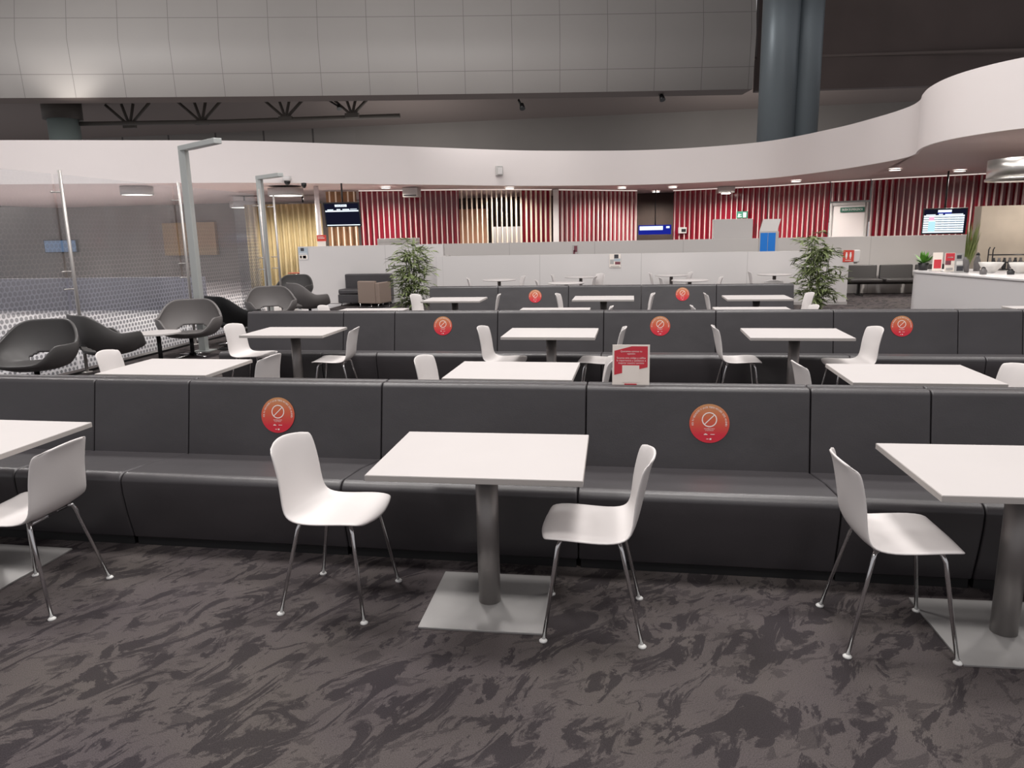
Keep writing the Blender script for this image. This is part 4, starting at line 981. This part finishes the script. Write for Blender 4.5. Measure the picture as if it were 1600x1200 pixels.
for z in (.02, .14, .27): q.tube([(-.32, 0, z), (.30, 0, z)], .009, 6); q.tube([(-.32, .16, z), (.30, .16, z)], .009, 6)
for x in (-.32, .30):
    for y in (0, .16): q.tube([(x, y, 0), (x, y, .36), (x + .02, y, .40)], .010, 6)
q.obj('frame', 'black', t)
for i in range(7): MB().lathe([(.0001, .02), (.033, .02), (.033, .15), (.02, .19), (.02, .22), (.0001, .22)], (-.26 + i * .085, .08, 0), 14).obj('jar', 'glassjar' if i % 2 else 'pot', t)
for i, (x, y, h, m, l) in enumerate([(5.72, 13.9, .20, 'glassjar', 'dark pepper mill with knob behind the grass vase'), (5.92, 13.9, .32, 'glassjar', 'taller dark bottle beside the pepper mill'), (5.62, 12.95, .12, 'glassjar', 'squat glass jar near the counter edge left of the bowls'), (5.98, 12.85, .09, 'pot', 'squat black pot in front of the left bowl'), (6.2, 12.7, .09, 'pot', 'squat black pot in front of the right bowl')]):
    t = thing('glass_jar', l, 'jar', (x, y, ZC)); MB().lathe([(.0001, 0), (.05, 0), (.055, h * .5), (.03, h * .75), (.03, h * .85), (.0001, h * .85)], n=20).obj('body', m, t)
    MB().lathe([(.0001, h * .85), (.032, h * .85), (.02, h * .95), (.0001, h)], n=16).obj('lid', 'black', t)
t = thing('serving_tray', 'light wooden tray under the bowls on the counter', 'tray', (6.55, 12.75, ZC), math.radians(10)); MB().box((-.25, -.2, 0), (.55, .2, .02)).obj('board', 'bamboo_wood', t, bevel=.004)
t = thing('wooden_box', 'orange-tan wooden box at the right end of the counter', 'box', (6.85, 12.3, ZC), math.radians(10)); MB().box((-.25, -.15, 0), (.30, .15, .17)).obj('body', 'bamboo_wood', t, bevel=.01)
MB().box((-.26, -.16, .17), (.31, .16, .19)).obj('lid', 'bamboo_wood', t, bevel=.004)
o = MB().box((6.62, 15.6, 0), (11.5, 15.9, 2.07)).obj('wall_stone', 'stone', bevel=.004); struct(o)
t = thing('extractor_hood', 'polished steel cylindrical hood hanging over the counter', 'hood', (6.35, 13.3, 2.42))
MB().lathe([(.62, .02), (.62, 0), (.64, 0), (.64, .32), (.0001, .33)], n=64, cap=False).obj('drum', 'mirror', t); MB().lathe([(.66, -.01), (.66, .025), (.63, .025), (.63, -.01), (.66, -.01)], n=64, cap=False).obj('rim', 'mirror', t)
MB().lathe([(.12, .32), (.12, .78)], n=24).obj('duct', 'mirror', t)

# ------------------------------------------------------------------ light
def area(name, loc, size, e, col=(1, .96, .93), rot=(0, 0, 0), sy=None):
    l = bpy.data.lights.new(name, 'AREA'); l.energy = e; l.size = size; l.color = col
    if sy: l.shape = 'RECTANGLE'; l.size_y = sy
    o = bpy.data.objects.new(name, l); o.location = loc; o.rotation_euler = rot; C.objects.link(o); return o
for x, y, e in ((-4.5, -.8, 330), (1.5, -1.2, 360), (-5.0, 4.8, 560), (.8, 4.8, 460), (6.5, 5, 300), (-4.2, 10.2, 520), (2, 10.2, 430), (8, 11, 330), (-2.5, 15.3, 330), (4, 15.5, 330), (-13, 11, 700)):
    area('high_bay_lamp', (x, y, 9.2), 1.4, e * .66)
def spot(name, loc, e, ang, rot=(0, 0, 0), col=(1, .93, .86), r=.1, blend=.6):
    l = bpy.data.lights.new(name, 'SPOT'); l.energy = e; l.spot_size = math.radians(ang); l.color = col; l.shadow_soft_size = r; l.spot_blend = blend
    o = bpy.data.objects.new(name, l); o.location = loc; o.rotation_euler = rot; C.objects.link(o); return o
for x, y in ((-7.38, 22.0), (-3.91, 24.1), (-.33, 25.8), (1.38, 26.3), (5.1, 24.9), (6.8, 21.2), (8.85, 22.4), (-9.95, 20.6), (-13.5, 18.9), (-13.4, 24.5), (3.25, 26.4), (.9, 28.9), (-5.0, 26.2), (-18.5, 23), (-23, 24), (-18, 19.5), (-11.5, 25.5), (7.6, 17.6), (8.2, 14.2)):  # fixture beams, plus added fill spots under the canopy beyond the glass
    spot('downlight_and_fill_beam', (x, y, 2.9 if x in (-9.95, -13.5) else 3.1), 270, 165)
spot('column_uplight', (-22.3, 27.2, 6.4), 120, 100, (math.radians(158), 0, math.radians(14)), r=.15, blend=1)
area('bulkhead_fill', (-20, 19, 7.5), 5, 560, (1, .97, .94), (math.radians(98), 0, math.radians(6)), 2)  # unseen area lights added to brighten the bulkhead, no fixture modelled
area('bulkhead_fill', (-6, 21, 7.0), 5, 460, (1, .97, .94), (math.radians(98), 0, math.radians(6)), 2)
area('rear_void_wash', (-12, 38.5, 4.6), 6, 160, (1, .95, .9), (math.radians(140), 0, 0), 2)
area('rear_void_wash', (6, 38.5, 4.6), 6, 160, (1, .95, .9), (math.radians(140), 0, 0), 2)
W = bpy.data.worlds.new('hall_ambient'); S.world = W; W.use_nodes = True
W.node_tree.nodes['Background'].inputs[0].default_value = (.95, .92, .94, 1); W.node_tree.nodes['Background'].inputs[1].default_value = .46

# ------------------------------------------------------------------ camera
f_, pi_, ya_, ro_, H_ = 1139.109, .2030, .1629, -.0197, 1.7214
fw = Vector((-math.sin(ya_) * math.cos(pi_), math.cos(ya_) * math.cos(pi_), -math.sin(pi_)))
rt_ = Vector((math.cos(ya_), math.sin(ya_), 0)); up = rt_.cross(fw)
r2 = rt_ * math.cos(ro_) + up * math.sin(ro_); u2 = -rt_ * math.sin(ro_) + up * math.cos(ro_)
cam = bpy.data.cameras.new('camera'); cam.sensor_width = 36; cam.lens = f_ / 1600 * 36; cam.clip_end = 200
co = bpy.data.objects.new('camera', cam); C.objects.link(co)
co.matrix_world = Matrix(((r2.x, u2.x, -fw.x, 0), (r2.y, u2.y, -fw.y, 0), (r2.z, u2.z, -fw.z, H_), (0, 0, 0, 1)))
S.camera = co
S.view_settings.view_transform = 'Standard'; S.view_settings.look = 'None'; S.view_settings.gamma = 1; S.view_settings.use_curve_mapping = False
S.view_settings.exposure = 0
